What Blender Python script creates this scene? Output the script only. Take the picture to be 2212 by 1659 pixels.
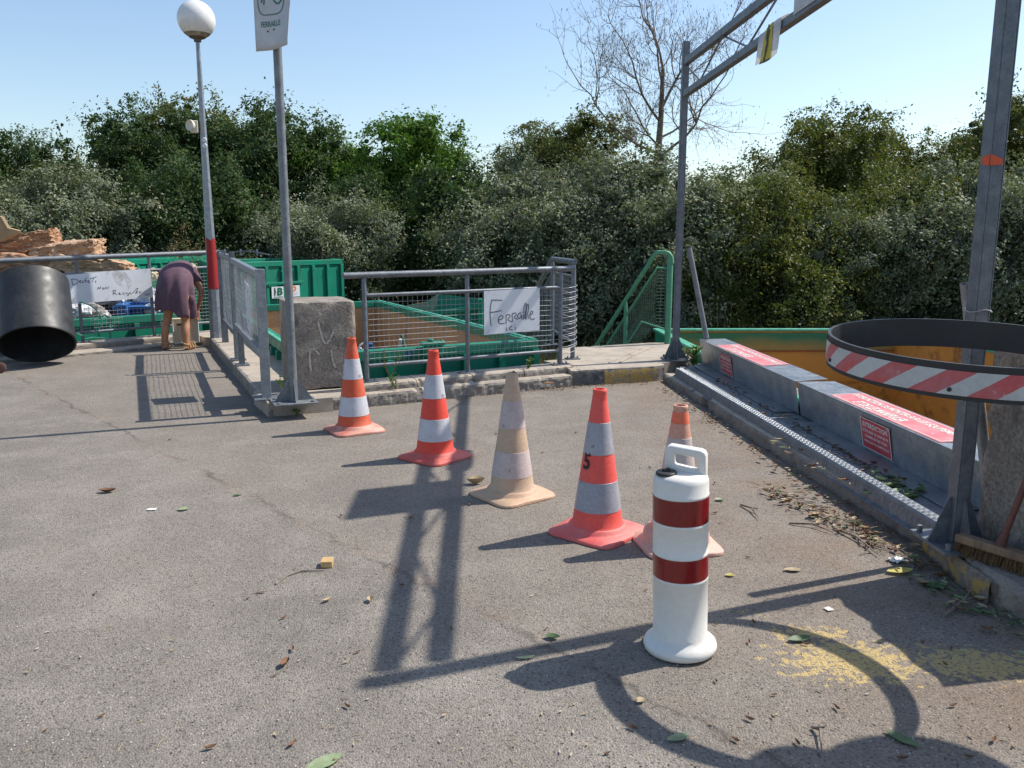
import bpy, bmesh, math, random
import numpy as np
from mathutils import Vector, Matrix, noise, Quaternion
R = math.radians
random.seed(7)
scene = bpy.context.scene
for o in list(bpy.data.objects): bpy.data.objects.remove(o)
COL = scene.collection

# ------------------------------------------------------------------ camera
EYE = 1.5; PITCH = R(10.1); FP = 1780.0; CX, CY = 1106.0, 829.5
cam = bpy.data.cameras.new('camera'); cam.sensor_width = 36.0
cam.lens = 36.0 * FP / 2212.0; cam.clip_start = 0.05; cam.clip_end = 2000
camo = bpy.data.objects.new('camera', cam); COL.objects.link(camo)
camo.location = (0, 0, EYE); camo.rotation_euler = (R(90) - PITCH, 0, 0)
scene.camera = camo
# ------------------------------------------------------------------ world, sun, exposure
SUN_EL = R(50.6); SUN_AZ = math.atan2(0.932, 0.362)      # clockwise from +Y
world = bpy.data.worlds.new('World'); scene.world = world; world.use_nodes = True
wn = world.node_tree
sky = wn.nodes.new('ShaderNodeTexSky'); sky.sky_type = 'NISHITA'; sky.sun_disc = False
sky.sun_elevation = SUN_EL; sky.sun_rotation = SUN_AZ
sky.air_density = 1.1; sky.dust_density = 0.8; sky.ozone_density = 1.9; sky.altitude = 0
bg = wn.nodes['Background']; bg.inputs['Strength'].default_value = 0.115
wn.links.new(sky.outputs[0], bg.inputs[0])
sun = bpy.data.lights.new('sun', 'SUN'); sun.energy = 4.0; sun.angle = R(0.55); sun.color = (1.0, 0.94, 0.85)
suno = bpy.data.objects.new('sun', sun); COL.objects.link(suno)
SD = Vector((math.sin(SUN_AZ) * math.cos(SUN_EL), math.cos(SUN_AZ) * math.cos(SUN_EL), math.sin(SUN_EL)))
suno.rotation_euler = SD.to_track_quat('Z', 'Y').to_euler(); suno.location = (5, 5, 12)
scene.view_settings.view_transform = 'Standard'; scene.view_settings.look = 'None'
scene.view_settings.exposure = 0.62; scene.view_settings.gamma = 1.0
scene.render.engine = 'CYCLES'
try: scene.cycles.max_bounces = 6; scene.cycles.transparent_max_bounces = 6
except Exception: pass

# ------------------------------------------------------------------ surveying helpers (real positions from bearings)
def bearing(x, y):
    r = (x - CX) / FP; d = (y - CY) / FP
    return r, math.cos(PITCH) - d * math.sin(PITCH), -math.sin(PITCH) - d * math.cos(PITCH)
def at(x, y, z=0.0):
    a = bearing(x, y); t = (z - EYE) / a[2]
    return Vector((a[0] * t, a[1] * t, z))
def dp(x, y, Y):
    a = bearing(x, y); t = Y / a[1]
    return Vector((a[0] * t, Y, EYE + a[2] * t))
V = Vector

# ------------------------------------------------------------------ materials
MATS = {}
def N(nt, t, **kw):
    n = nt.nodes.new(t)
    for k, v in kw.items():
        if k in n.inputs: n.inputs[k].default_value = v
        else: setattr(n, k, v)
    return n
def ramp(nt, src, p0, p1, c0=(0,0,0,1), c1=(1,1,1,1)):
    r = nt.nodes.new('ShaderNodeValToRGB'); nt.links.new(src, r.inputs[0])
    r.color_ramp.elements[0].position = p0; r.color_ramp.elements[1].position = p1
    r.color_ramp.elements[0].color = c0; r.color_ramp.elements[1].color = c1
    return r.outputs[0]
def mix(nt, f, a, b, mode='MIX'):
    m = nt.nodes.new('ShaderNodeMix'); m.data_type = 'RGBA'; m.blend_type = mode
    for inp, v in ((m.inputs[0], f), (m.inputs[6], a), (m.inputs[7], b)):
        if isinstance(v, (int, float)): inp.default_value = v
        elif isinstance(v, tuple): inp.default_value = v if len(v) == 4 else (*v, 1)
        else: nt.links.new(v, inp)
    return m.outputs[2]
def math_(nt, op, a, b=None):
    m = nt.nodes.new('ShaderNodeMath'); m.operation = op
    for i, v in enumerate((a, b)):
        if v is None: continue
        if isinstance(v, (int, float)): m.inputs[i].default_value = v
        else: nt.links.new(v, m.inputs[i])
    return m.outputs[0]
def mat(name, c, c2=None, rough=0.6, metal=0.0, ns=6.0, lo=0.4, hi=0.65, fine=60.0, famt=0.25, bump=0.15, bs=80.0, bd=0.004,
        trans=0.0, spec=0.5, c3=None, c3s=14.0, c3lo=0.6, c3hi=0.72, coords='Object', stretch=None, coat=0.0):
    if name in MATS: return MATS[name]
    m = bpy.data.materials.new(name); m.use_nodes = True; nt = m.node_tree
    b = nt.nodes['Principled BSDF']
    tc = N(nt, 'ShaderNodeTexCoord'); co = tc.outputs[coords]
    if stretch:
        mp = N(nt, 'ShaderNodeMapping'); mp.inputs['Scale'].default_value = stretch
        nt.links.new(co, mp.inputs[0]); co = mp.outputs[0]
    def nz(s, det=5.0, r=0.6):
        n = N(nt, 'ShaderNodeTexNoise', Scale=s, Detail=det, Roughness=r); nt.links.new(co, n.inputs['Vector']); return n.outputs['Fac']
    col = (*c, 1)
    if c2: col = mix(nt, ramp(nt, nz(ns), lo, hi), (*c, 1), (*c2, 1))
    if c3: col = mix(nt, ramp(nt, nz(c3s, 7), c3lo, c3hi), col, (*c3, 1))
    if famt:
        f = ramp(nt, nz(fine, 3), 0.3, 0.7, (1 - famt,) * 3 + (1,), (1 + famt * 0.5,) * 3 + (1,))
        col = mix(nt, 1.0, col, f, 'MULTIPLY')
    if isinstance(col, tuple): b.inputs['Base Color'].default_value = col
    else: nt.links.new(col, b.inputs['Base Color'])
    b.inputs['Metallic'].default_value = metal
    rr = ramp(nt, nz(ns * 2), 0.3, 0.7, (max(rough - .1, 0),) * 3 + (1,), (min(rough + .12, 1),) * 3 + (1,))
    nt.links.new(rr, b.inputs['Roughness'])
    b.inputs['Specular IOR Level'].default_value = spec
    if coat: b.inputs['Coat Weight'].default_value = coat
    if bump:
        bp = N(nt, 'ShaderNodeBump', Strength=bump, Distance=bd); nt.links.new(nz(bs, 4), bp.inputs['Height'])
        nt.links.new(bp.outputs[0], b.inputs['Normal'])
    if trans:
        out = nt.nodes['Material Output']; tr = N(nt, 'ShaderNodeBsdfTranslucent')
        if isinstance(col, tuple): tr.inputs[0].default_value = col
        else: nt.links.new(col, tr.inputs[0])
        mx = N(nt, 'ShaderNodeMixShader'); mx.inputs[0].default_value = trans
        nt.links.new(b.outputs[0], mx.inputs[1]); nt.links.new(tr.outputs[0], mx.inputs[2]); nt.links.new(mx.outputs[0], out.inputs[0])
    MATS[name] = m
    return m

GALV = mat('galvanised_steel', (.24,.265,.29), (.34,.36,.38), rough=.45, metal=.6, ns=22, fine=120, famt=.2, bump=.06, c3=(.16,.16,.17), c3lo=.62, c3hi=.8)
GALV_D = mat('weathered_galvanised_tube', (.13,.145,.165), (.19,.205,.225), rough=.5, metal=.4, ns=18, fine=90, famt=.2, bump=.08, c3=(.09,.09,.10), c3lo=.6, c3hi=.8)
GALV_DULL = mat('dull_zinc', (.17,.185,.20), (.24,.255,.27), rough=.55, metal=.4, ns=12, fine=70, famt=.22, bump=.08, c3=(.14,.13,.12), c3lo=.6, c3hi=.75)
SHEET = mat('galvanised_sheet', (.25,.275,.30), (.36,.38,.39), rough=.38, metal=.6, ns=7, fine=55, famt=.2, bump=.08, c3=(.20,.17,.14), c3lo=.60, c3hi=.75)
WIRE = mat('wire', (.30,.31,.32), rough=.6, metal=.1, famt=.2)
CONC = mat('weathered_shade_concrete', (.27,.24,.205), (.19,.17,.15), rough=.9, ns=5, fine=160, famt=.35, bump=.6, bs=70, bd=.006, c3=(.16,.15,.14), c3s=9, c3lo=.58, c3hi=.72)  # weathered slabs; on kerb fronts its darker tone paints in shade
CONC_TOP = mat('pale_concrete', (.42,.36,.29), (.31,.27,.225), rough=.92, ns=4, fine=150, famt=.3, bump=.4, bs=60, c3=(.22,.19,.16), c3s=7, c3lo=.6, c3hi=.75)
CONC_BLK = mat('block_concrete', (.25,.215,.18), (.33,.29,.245), rough=.95, ns=5, fine=60, famt=.45, bump=.7, bs=30, bd=.01, c3=(.12,.105,.095), c3s=6, c3lo=.5, c3hi=.7)
YPAINT = mat('worn_yellow_paint', (.42,.27,.06), (.30,.25,.18), rough=.85, ns=14, lo=.45, hi=.6, fine=120, famt=.35, bump=.4, c3=(.2,.18,.15), c3s=25, c3lo=.56, c3hi=.62)
BPAINT = mat('worn_black_paint', (.055,.06,.07), (.14,.13,.12), rough=.8, ns=12, famt=.35, bump=.4, c3=(.3,.27,.23), c3s=18, c3lo=.6, c3hi=.66)
GREEN = mat('skip_green_paint', (.006,.22,.135), (.008,.17,.105), rough=.42, ns=3, fine=40, famt=.12, bump=.08, c3=(.10,.09,.05), c3s=9, c3lo=.66, c3hi=.76)
GREEN_EDGE = mat('worn_light_green_edge', (.05,.33,.21), (.12,.40,.28), rough=.5, ns=8, c3=(.20,.13,.07), c3s=20, c3lo=.66, c3hi=.74, bump=.1)
GREEN_RAIL = mat('rail_green_paint', (.055,.24,.14), (.09,.28,.17), rough=.5, ns=10, bump=.06, c3=(.2,.17,.1), c3s=30, c3lo=.7, c3hi=.78)
TAN = mat('skip_lining_tan', (.44,.29,.155), (.36,.235,.125), rough=.75, ns=1.6, fine=40, famt=.25, bump=.15, c3=(.15,.085,.05), c3s=5, c3lo=.60, c3hi=.75)
OCHRE = mat('skip_lining_ochre', (.52,.27,.055), (.44,.23,.05), rough=.7, ns=1.3, fine=40, famt=.18, bump=.12, c3=(.14,.08,.03), c3s=4, c3lo=.54, c3hi=.70)
BLACKP = mat('black_plastic', (.018,.019,.021), (.035,.035,.036), rough=.52, ns=3, fine=25, famt=.3, bump=.02, c3=(.05,.05,.05), c3s=8, c3lo=.62, c3hi=.85)
BOARD = mat('white_board', (.66,.68,.72), (.60,.62,.66), rough=.55, ns=3, famt=.05, bump=.03)
INK = mat('grey_marker_ink', (.10,.10,.12), rough=.8, famt=.2, bump=0)
WHITE_PL = mat('white_plastic', (.73,.71,.66), (.68,.65,.60), rough=.38, ns=3, fine=50, famt=.05, bump=.03, c3=(.48,.44,.38), c3s=7, c3lo=.60, c3hi=.80)
RED_BAND = mat('dark_red_reflective', (.22,.004,.006), (.18,.003,.005), rough=.25, ns=4, famt=.08, bump=.02, coat=.4)
RED_STK = mat('red_sticker', (.50,.035,.05), (.55,.09,.10), rough=.45, ns=8, famt=.12, bump=.03, c3=(.40,.38,.37), c3s=12, c3lo=.66, c3hi=.70)
RED_STK_F = mat('faded_red_sticker', (.62,.14,.16), (.58,.24,.24), rough=.5, ns=7, famt=.12, bump=.03, c3=(.40,.40,.40), c3s=9, c3lo=.62, c3hi=.66)
WHITE_T = mat('white_print', (.78,.74,.68), rough=.6, famt=.1, bump=0)
GREEN_T = mat('green_print', (.02,.16,.11), rough=.6, famt=.1, bump=0)
SIGNW = mat('weathered_white_sign', (.52,.53,.55), (.46,.45,.45), rough=.5, ns=3, famt=.05, bump=.04, c3=(.42,.36,.33), c3s=3, c3lo=.6, c3hi=.8)
REDP = mat('red_spray_paint', (.33,.010,.010), rough=.6, famt=.1)
ORANGEP = mat('orange_spray_paint', (.65,.10,.03), rough=.6, famt=.1)
CREAM = mat('cream_plastic', (.62,.57,.46), rough=.5, famt=.05)
WOOD = mat('worn_wood', (.26,.17,.10), (.18,.12,.08), rough=.8, ns=10, stretch=(1,1,.1), bump=.3)
HANDLE = mat('red_brown_handle', (.16,.055,.04), (.11,.045,.035), rough=.6, ns=14, bump=.1)
BRISTLE = mat('straw_bristle', (.22,.13,.05), (.13,.08,.04), rough=.9, ns=60, bump=.8, bs=150)
SKIN = mat('tanned_skin', (.40,.19,.10), (.34,.15,.08), rough=.5, ns=10, famt=.08, bump=.05)
DRESS = mat('plum_jersey', (.125,.066,.092), (.105,.055,.078), rough=.85, ns=9, fine=300, famt=.2, bump=.2, bs=220)
HAIR = mat('grey_blond_hair', (.30,.24,.19), (.46,.38,.31), rough=.6, ns=40, stretch=(1,1,.2), bump=.5)
STRAPS = mat('tan_sandal', (.46,.30,.14), (.30,.18,.08), rough=.6, ns=50, bump=.1)
CARDB = mat('cream_carton', (.60,.48,.34), (.54,.42,.29), rough=.8, ns=4, famt=.06)
INSUL = mat('brown_insulation', (.36,.175,.09), (.58,.37,.23), rough=.95, ns=7, fine=50, famt=.4, bump=.9, bs=25, bd=.03, stretch=(1,1,4))
INSUL2 = mat('pale_insulation', (.60,.41,.27), (.48,.28,.16), rough=.95, ns=6, fine=50, famt=.4, bump=.9, bs=25, bd=.03, stretch=(1,1,4))
HOSE = mat('green_hose', (.05,.30,.21), rough=.4, famt=.1)
BARK = mat('bark', (.13,.10,.075), (.08,.06,.045), rough=.95, ns=12, famt=.4, bump=.8, bs=40, bd=.02)
BARK_L = mat('pale_bark', (.22,.165,.11), (.13,.10,.075), rough=.95, ns=9, famt=.4, bump=.6, bs=30, bd=.02)  # lighter brown bark of the leafless tree
TWIG = mat('dry_twig', (.26,.21,.17), (.16,.13,.10), rough=.9, ns=20, famt=.3)
RUBBER = mat('black_rubber_band', (.013,.014,.017), (.022,.023,.026), rough=.5, ns=8, fine=80, famt=.25, bump=.1)
TAPE_W = mat('grey_white_tape', (.50,.51,.50), (.43,.44,.43), rough=.4, ns=6, famt=.1, c3=(.20,.2,.2), c3s=40, c3lo=.7, c3hi=.75)
TAPE_R = mat('faded_red_tape', (.50,.085,.095), (.45,.14,.15), rough=.4, ns=9, famt=.14, c3=(.5,.42,.41), c3s=30, c3lo=.66, c3hi=.74)

def asphalt_material():
    m = bpy.data.materials.new('asphalt'); m.use_nodes = True; nt = m.node_tree; b = nt.nodes['Principled BSDF']
    tc = N(nt, 'ShaderNodeTexCoord'); co = tc.outputs['Object']
    def nz(s, det=5.0, r=.6, vec=None):
        n = N(nt, 'ShaderNodeTexNoise', Scale=s, Detail=det, Roughness=r); nt.links.new(vec or co, n.inputs['Vector']); return n
    def vo(s, f='F1'):
        n = N(nt, 'ShaderNodeTexVoronoi', Scale=s); n.feature = f; nt.links.new(co, n.inputs['Vector']); return n
    base = mix(nt, ramp(nt, nz(.7).outputs[0], .38, .62), (.172,.156,.138), (.222,.198,.170))
    base = mix(nt, ramp(nt, nz(2.6, 7).outputs[0], .45, .70), base, (.26,.235,.205))
    # slab seam: a joint runs diagonally; the lane on its far side is dustier
    sep = N(nt, 'ShaderNodeSeparateXYZ'); nt.links.new(co, sep.inputs[0])
    wob = math_(nt, 'MULTIPLY', math_(nt, 'SUBTRACT', nz(4.5, 9, .7).outputs[0], .5), .26)
    d = math_(nt, 'ADD', math_(nt, 'ADD', math_(nt, 'MULTIPLY', sep.outputs[0], .735), math_(nt, 'MULTIPLY', sep.outputs[1], .678)), -2.03)
    d = math_(nt, 'ADD', d, wob)
    side = ramp(nt, math_(nt, 'ADD', math_(nt, 'MULTIPLY', d, 1.6), .5), .45, .6)
    oil = ramp(nt, nz(1.3, 6, .65).outputs[0], .60, .72)
    base = mix(nt, math_(nt, 'MULTIPLY', oil, .5), base, (.10,.092,.085))
    base = mix(nt, math_(nt, 'MULTIPLY', side, .32), base, (.225,.190,.155))
    ad = math_(nt, 'ABSOLUTE', d)
    brk = nz(1.7, 6).outputs[0]
    line = math_(nt, 'MULTIPLY', ramp(nt, ad, .004, .022, (1,1,1,1), (0,0,0,1)), ramp(nt, brk, .42, .52))
    dirt = math_(nt, 'MULTIPLY', ramp(nt, ad, .01, .14, (1,1,1,1), (0,0,0,1)), ramp(nt, nz(5, 7).outputs[0], .45, .62))
    base = mix(nt, math_(nt, 'MULTIPLY', dirt, .3), base, (.23,.165,.115))
    base = mix(nt, math_(nt, 'MULTIPLY', line, .5), base, (.045,.04,.035))
    # brown soil stains toward the right-hand kerb
    rx = ramp(nt, math_(nt, 'MULTIPLY', math_(nt, 'ADD', sep.outputs[0], -.55), .9), 0.0, 1.0)
    soil = math_(nt, 'MULTIPLY', rx, ramp(nt, nz(1.9, 8, .65).outputs[0], .40, .60))
    base = mix(nt, math_(nt, 'MULTIPLY', soil, .5), base, (.19,.125,.08))
    # aggregate: pale and dark stones
    v1 = vo(150.0); st = N(nt, 'ShaderNodeSeparateColor'); nt.links.new(v1.outputs['Color'], st.inputs[0])
    base = mix(nt, .6, base, mix(nt, 1.0, base, ramp(nt, st.outputs[0], .1, .9, (.66,.66,.67,1), (1.32,1.29,1.25,1)), 'MULTIPLY'))
    v2 = vo(75.0); st2 = N(nt, 'ShaderNodeSeparateColor'); nt.links.new(v2.outputs['Color'], st2.inputs[0])
    dk = math_(nt, 'MULTIPLY', ramp(nt, st2.outputs[1], .60, .66), ramp(nt, v2.outputs['Distance'], .2, .45, (1,1,1,1), (0,0,0,1)))
    base = mix(nt, math_(nt, 'MULTIPLY', dk, .72), base, (.05,.048,.046))
    v3 = vo(38.0); st3 = N(nt, 'ShaderNodeSeparateColor'); nt.links.new(v3.outputs['Color'], st3.inputs[0])
    lt = math_(nt, 'MULTIPLY', ramp(nt, st3.outputs[2], .93, .95), ramp(nt, v3.outputs['Distance'], .08, .2, (1,1,1,1), (0,0,0,1)))
    base = mix(nt, math_(nt, 'MULTIPLY', lt, .5), base, (.42,.39,.34))
    # worn yellow road paint near the right foreground
    def ell(cx, cy, rx_, ry_):
        ax = math_(nt, 'MULTIPLY', math_(nt, 'ADD', sep.outputs[0], -cx), 1 / rx_); ay = math_(nt, 'MULTIPLY', math_(nt, 'ADD', sep.outputs[1], -cy), 1 / ry_)
        return math_(nt, 'SUBTRACT', 1.0, math_(nt, 'SQRT', math_(nt, 'ADD', math_(nt, 'MULTIPLY', ax, ax), math_(nt, 'MULTIPLY', ay, ay))))
    r1 = ell(1.22, 2.74, .44, .26); r2 = ell(1.66, 2.72, .46, .20); r3 = ell(.92, 3.13, .26, .14); r4 = ell(1.15, 2.95, .3, .14)
    reg = math_(nt, 'MAXIMUM', math_(nt, 'MAXIMUM', r1, r2), math_(nt, 'MAXIMUM', math_(nt, 'MULTIPLY', r3, .35), math_(nt, 'MULTIPLY', r4, .8)))
    reg = math_(nt, 'MAXIMUM', reg, 0.0)
    pn = nz(24, 9, .72).outputs[0]
    pm = ramp(nt, math_(nt, 'ADD', pn, math_(nt, 'MULTIPLY', reg, .32)), .66, .675)
    pm = math_(nt, 'MULTIPLY', pm, ramp(nt, nz(70, 5, .7).outputs[0], .40, .50))
    pm = math_(nt, 'MULTIPLY', pm, ramp(nt, reg, 0.0, .06))
    base = mix(nt, math_(nt, 'MULTIPLY', pm, .92), base, (.50,.37,.15))
    nt.links.new(base, b.inputs['Base Color'])
    b.inputs['Roughness'].default_value = .88; b.inputs['Specular IOR Level'].default_value = .3
    h = math_(nt, 'ADD', math_(nt, 'MULTIPLY', v1.outputs['Distance'], -1.0), math_(nt, 'MULTIPLY', nz(30, 4).outputs[0], .8))
    bp = N(nt, 'ShaderNodeBump', Strength=.75, Distance=.006); nt.links.new(h, bp.inputs['Height']); nt.links.new(bp.outputs[0], b.inputs['Normal'])
    return m
ASPH = asphalt_material()

def leaf_material(name, c1, c2, c3=None, trans=.28, rough=.55):
    m = bpy.data.materials.new(name); m.use_nodes = True; nt = m.node_tree; b = nt.nodes['Principled BSDF']
    g = N(nt, 'ShaderNodeNewGeometry'); ri = g.outputs['Random Per Island']
    col = mix(nt, ri, c1, c2)
    if c3: col = mix(nt, ramp(nt, ri, .86, .9), col, c3)
    tc = N(nt, 'ShaderNodeTexCoord'); n = N(nt, 'ShaderNodeTexNoise', Scale=.9, Detail=3.0); nt.links.new(tc.outputs['Object'], n.inputs['Vector'])
    col = mix(nt, 1.0, col, ramp(nt, n.outputs[0], .35, .65, (.7,.75,.75,1), (1.2,1.15,1.05,1)), 'MULTIPLY')
    nt.links.new(col, b.inputs['Base Color']); b.inputs['Roughness'].default_value = rough; b.inputs['Specular IOR Level'].default_value = .2
    tr = N(nt, 'ShaderNodeBsdfTranslucent'); nt.links.new(mix(nt, 1.0, col, (1.1,1.25,.6), 'MULTIPLY'), tr.inputs[0])
    mx = N(nt, 'ShaderNodeMixShader'); mx.inputs[0].default_value = trans
    nt.links.new(b.outputs[0], mx.inputs[1]); nt.links.new(tr.outputs[0], mx.inputs[2])
    nt.links.new(mx.outputs[0], nt.nodes['Material Output'].inputs[0])
    return m
LF_SILVER = leaf_material('silver_green_leaf', (.135,.16,.105), (.235,.26,.18), (.29,.30,.225), .2, .6)
LF_DARK = leaf_material('dark_green_leaf', (.042,.085,.034), (.095,.150,.058), (.12,.12,.05))
LF_BRIGHT = leaf_material('bright_green_leaf', (.055,.135,.022), (.13,.23,.04), (.17,.22,.05))
LF_OLIVE = leaf_material('olive_green_leaf', (.085,.11,.035), (.15,.165,.055), (.22,.19,.08))
LF_PALE = leaf_material('pale_willow_leaf', (.12,.145,.075), (.21,.22,.12), (.28,.25,.15))
LF_MIX = leaf_material('yellowing_green_leaf', (.07,.10,.025), (.17,.18,.05), (.22,.18,.06))
LF_DRY = leaf_material('dry_brown_stem', (.16,.11,.06), (.26,.19,.10), None, .15, .8)
LF_GRASS = leaf_material('dry_meadow_grass', (.30,.20,.10), (.38,.28,.15), (.14,.18,.06), .25, .8)
GROUND = mat('dry_soil', (.11,.085,.055), (.16,.13,.075), rough=1, ns=.8, fine=9, famt=.4, bump=.6, bs=6, bd=.1, c3=(.06,.075,.03), c3s=1.5, c3lo=.45, c3hi=.6)

# ------------------------------------------------------------------ mesh builder
ORG = {}
class MB:
    def __init__(s): s.v = []; s.f = []; s.m = []; s.sm = []; s.cm = 0
    def add(s, vs, fs, smooth=False):
        o = len(s.v); s.v += [tuple(x) for x in vs]; s.f += [tuple(i + o for i in f) for f in fs]
        s.m += [s.cm] * len(fs); s.sm += [smooth] * len(fs); return s
    def prism(s, poly, z0, z1):
        n = len(poly); vs = [(p[0], p[1], z0) for p in poly] + [(p[0], p[1], z1) for p in poly]
        a = sum(poly[i][0] * poly[(i+1) % n][1] - poly[(i+1) % n][0] * poly[i][1] for i in range(n))
        if a < 0:
            vs = [(p[0], p[1], z0) for p in poly[::-1]] + [(p[0], p[1], z1) for p in poly[::-1]]
        fs = [tuple(range(n, 2 * n)), tuple(range(n - 1, -1, -1))] + [(i, (i+1) % n, n + (i+1) % n, n + i) for i in range(n)]
        return s.add(vs, fs)
    def hexa(s, p):   # 8 points: bottom 4 ccw, top 4 ccw
        return s.add(p, [(3,2,1,0),(4,5,6,7),(0,1,5,4),(1,2,6,5),(2,3,7,6),(3,0,4,7)])
    def beam(s, p0, p1, w, h, up=(0,0,1)):
        p0 = V(p0); p1 = V(p1); d = (p1 - p0).normalized(); u = V(up); sd = d.cross(u)
        if sd.length < 1e-4: sd = d.cross(V((1,0,0)))
        sd.normalize(); u = sd.cross(d).normalized(); a = sd * w / 2; b = u * h / 2
        return s.hexa([p0 - a - b, p0 + a - b, p1 + a - b, p1 - a - b, p0 - a + b, p0 + a + b, p1 + a + b, p1 - a + b])
    def box(s, c, size, rz=0.0, rx=0.0, ry=0.0):
        M = Matrix.Translation(V(c)) @ Matrix.Rotation(rz, 4, 'Z') @ Matrix.Rotation(ry, 4, 'Y') @ Matrix.Rotation(rx, 4, 'X')
        x, y, z = (k / 2 for k in size)
        return s.hexa([M @ V(q) for q in [(-x,-y,-z),(x,-y,-z),(x,y,-z),(-x,y,-z),(-x,-y,z),(x,-y,z),(x,y,z),(-x,y,z)]])
    def tube(s, pts, r, seg=10, cap=True, closed=False, smooth=True):
        pts = [V(p) for p in pts]; n = len(pts); rs = r if isinstance(r, (list, tuple)) else [r] * n
        vs = []; t0 = None; ref = None
        for i, p in enumerate(pts):
            if closed: t = (pts[(i+1) % n] - pts[i-1])
            else: t = pts[min(i+1, n-1)] - pts[max(i-1, 0)]
            t.normalize()
            if ref is None:
                ref = t.orthogonal().normalized()
                if abs(t.z) < .9: ref = t.cross(V((0,0,1))).normalized()
            else:
                ref = (ref - t * ref.dot(t)).normalized()
            b = t.cross(ref)
            for k in range(seg):
                a = 2 * math.pi * k / seg; vs.append(p + (ref * math.cos(a) + b * math.sin(a)) * rs[i])
        fs = []
        for i in range(n if closed else n - 1):
            j = (i + 1) % n
            for k in range(seg):
                l = (k + 1) % seg; fs.append((i*seg+k, i*seg+l, j*seg+l, j*seg+k))
        s.add(vs, fs, smooth)
        if cap and not closed:
            o = len(s.v) - len(vs); s.f += [tuple(o + k for k in range(seg-1, -1, -1)), tuple(o + (n-1)*seg + k for k in range(seg))]
            s.m += [s.cm] * 2; s.sm += [False] * 2
        return s
    def lathe(s, prof, c=(0,0,0), seg=40, smooth=True, M=None):
        vs = []; c = V(c)
        for (r, z) in prof:
            for k in range(seg):
                a = 2 * math.pi * k / seg; p = V((r * math.cos(a), r * math.sin(a), z))
                if M: p = M @ p
                vs.append(c + p)
        fs = []
        for i in range(len(prof) - 1):
            for k in range(seg):
                l = (k+1) % seg; fs.append((i*seg+k, i*seg+l, (i+1)*seg+l, (i+1)*seg+k))
        return s.add(vs, fs, smooth)
    def cyl(s, p0, p1, r, seg=16, smooth=True): return s.tube([p0, p1], r, seg, True, False, smooth)
    def stroke(s, pts, w, nrm, seg=5):
        # flat ribbon with a little thickness, following pts on a plane
        nrm = V(nrm).normalized(); pts = [V(p) for p in pts]
        q = []
        for i in range(len(pts) - 1):
            for k in range(3): q.append(pts[i].lerp(pts[i+1], k / 3))
        q.append(pts[-1])
        for it in range(2): q = [q[0]] + [(q[i-1] + q[i] * 2 + q[i+1]) / 4 for i in range(1, len(q) - 1)] + [q[-1]]
        vs = []
        for i, p in enumerate(q):
            t = q[min(i+1, len(q)-1)] - q[max(i-1, 0)]
            if t.length < 1e-6: t = V((1,0,0))
            sd = t.cross(nrm).normalized() * w / 2
            vs += [p - sd, p + sd]
        fs = [(2*i, 2*i+1, 2*i+3, 2*i+2) for i in range(len(q) - 1)]
        return s.add(vs, fs)
    def build(s, name, m, parent=None, loc=None, bevel=0.0, sharp=35, seg=2):
        me = bpy.data.meshes.new(name)
        o = bpy.data.objects.new(name, me)
        if parent is not None: org = ORG[parent]
        else: org = V(loc) if loc is not None else V((0,0,0)); o.location = org
        me.from_pydata([(x[0]-org[0], x[1]-org[1], x[2]-org[2]) for x in s.v], [], s.f)
        ms = m if isinstance(m, (list, tuple)) else [m]
        for q in ms: me.materials.append(q)
        me.polygons.foreach_set('material_index', s.m); me.polygons.foreach_set('use_smooth', s.sm)
        me.validate(); me.update()
        if any(s.sm):
            try: me.set_sharp_from_angle(angle=R(sharp))
            except Exception: pass
        COL.objects.link(o); ORG[o] = org
        if parent is not None: o.parent = parent
        if bevel:
            b = o.modifiers.new('bevel', 'BEVEL'); b.width = bevel; b.segments = seg; b.limit_method = 'ANGLE'; b.angle_limit = R(40)
        return o
def tag(o, label=None, cat=None, group=None, kind=None):
    if label: o['label'] = label
    if cat: o['category'] = cat
    if group: o['group'] = group
    if kind: o['kind'] = kind
    return o
def thing(name, loc, label, cat, group=None):
    o = bpy.data.objects.new(name, None); COL.objects.link(o); o.location = loc; ORG[o] = V(loc)
    o.empty_display_size = .1
    return tag(o, label, cat, group)

_txt = {}
def text_geo(body, bold=0.0):
    key = (body, bold)
    if key in _txt: return _txt[key]
    cu = bpy.data.curves.new('t', 'FONT'); cu.body = body; cu.align_x = 'LEFT'; cu.offset = bold; cu.resolution_u = 3; cu.space_line = .95
    ob = bpy.data.objects.new('t', cu); COL.objects.link(ob)
    bpy.context.view_layer.update(); dg = bpy.context.evaluated_depsgraph_get()
    me = bpy.data.meshes.new_from_object(ob.evaluated_get(dg))
    vs = [(v.co.x, v.co.y) for v in me.vertices]; fs = [tuple(p.vertices) for p in me.polygons]
    bpy.data.objects.remove(ob); bpy.data.meshes.remove(me); bpy.data.curves.remove(cu)
    x0 = min(v[0] for v in vs); x1 = max(v[0] for v in vs); y0 = min(v[1] for v in vs); y1 = max(v[1] for v in vs)
    r = ([((v[0]-x0)/(x1-x0), (v[1]-y0)/(y1-y0)) for v in vs], fs); _txt[key] = r
    return r
def put_text(mb, body, f, bold=0.0):
    """f maps (u,v) in 0..1 of the text box to a world point"""
    vs, fs = text_geo(body, bold); mb.add([f(u, v) for u, v in vs], fs)

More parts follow.
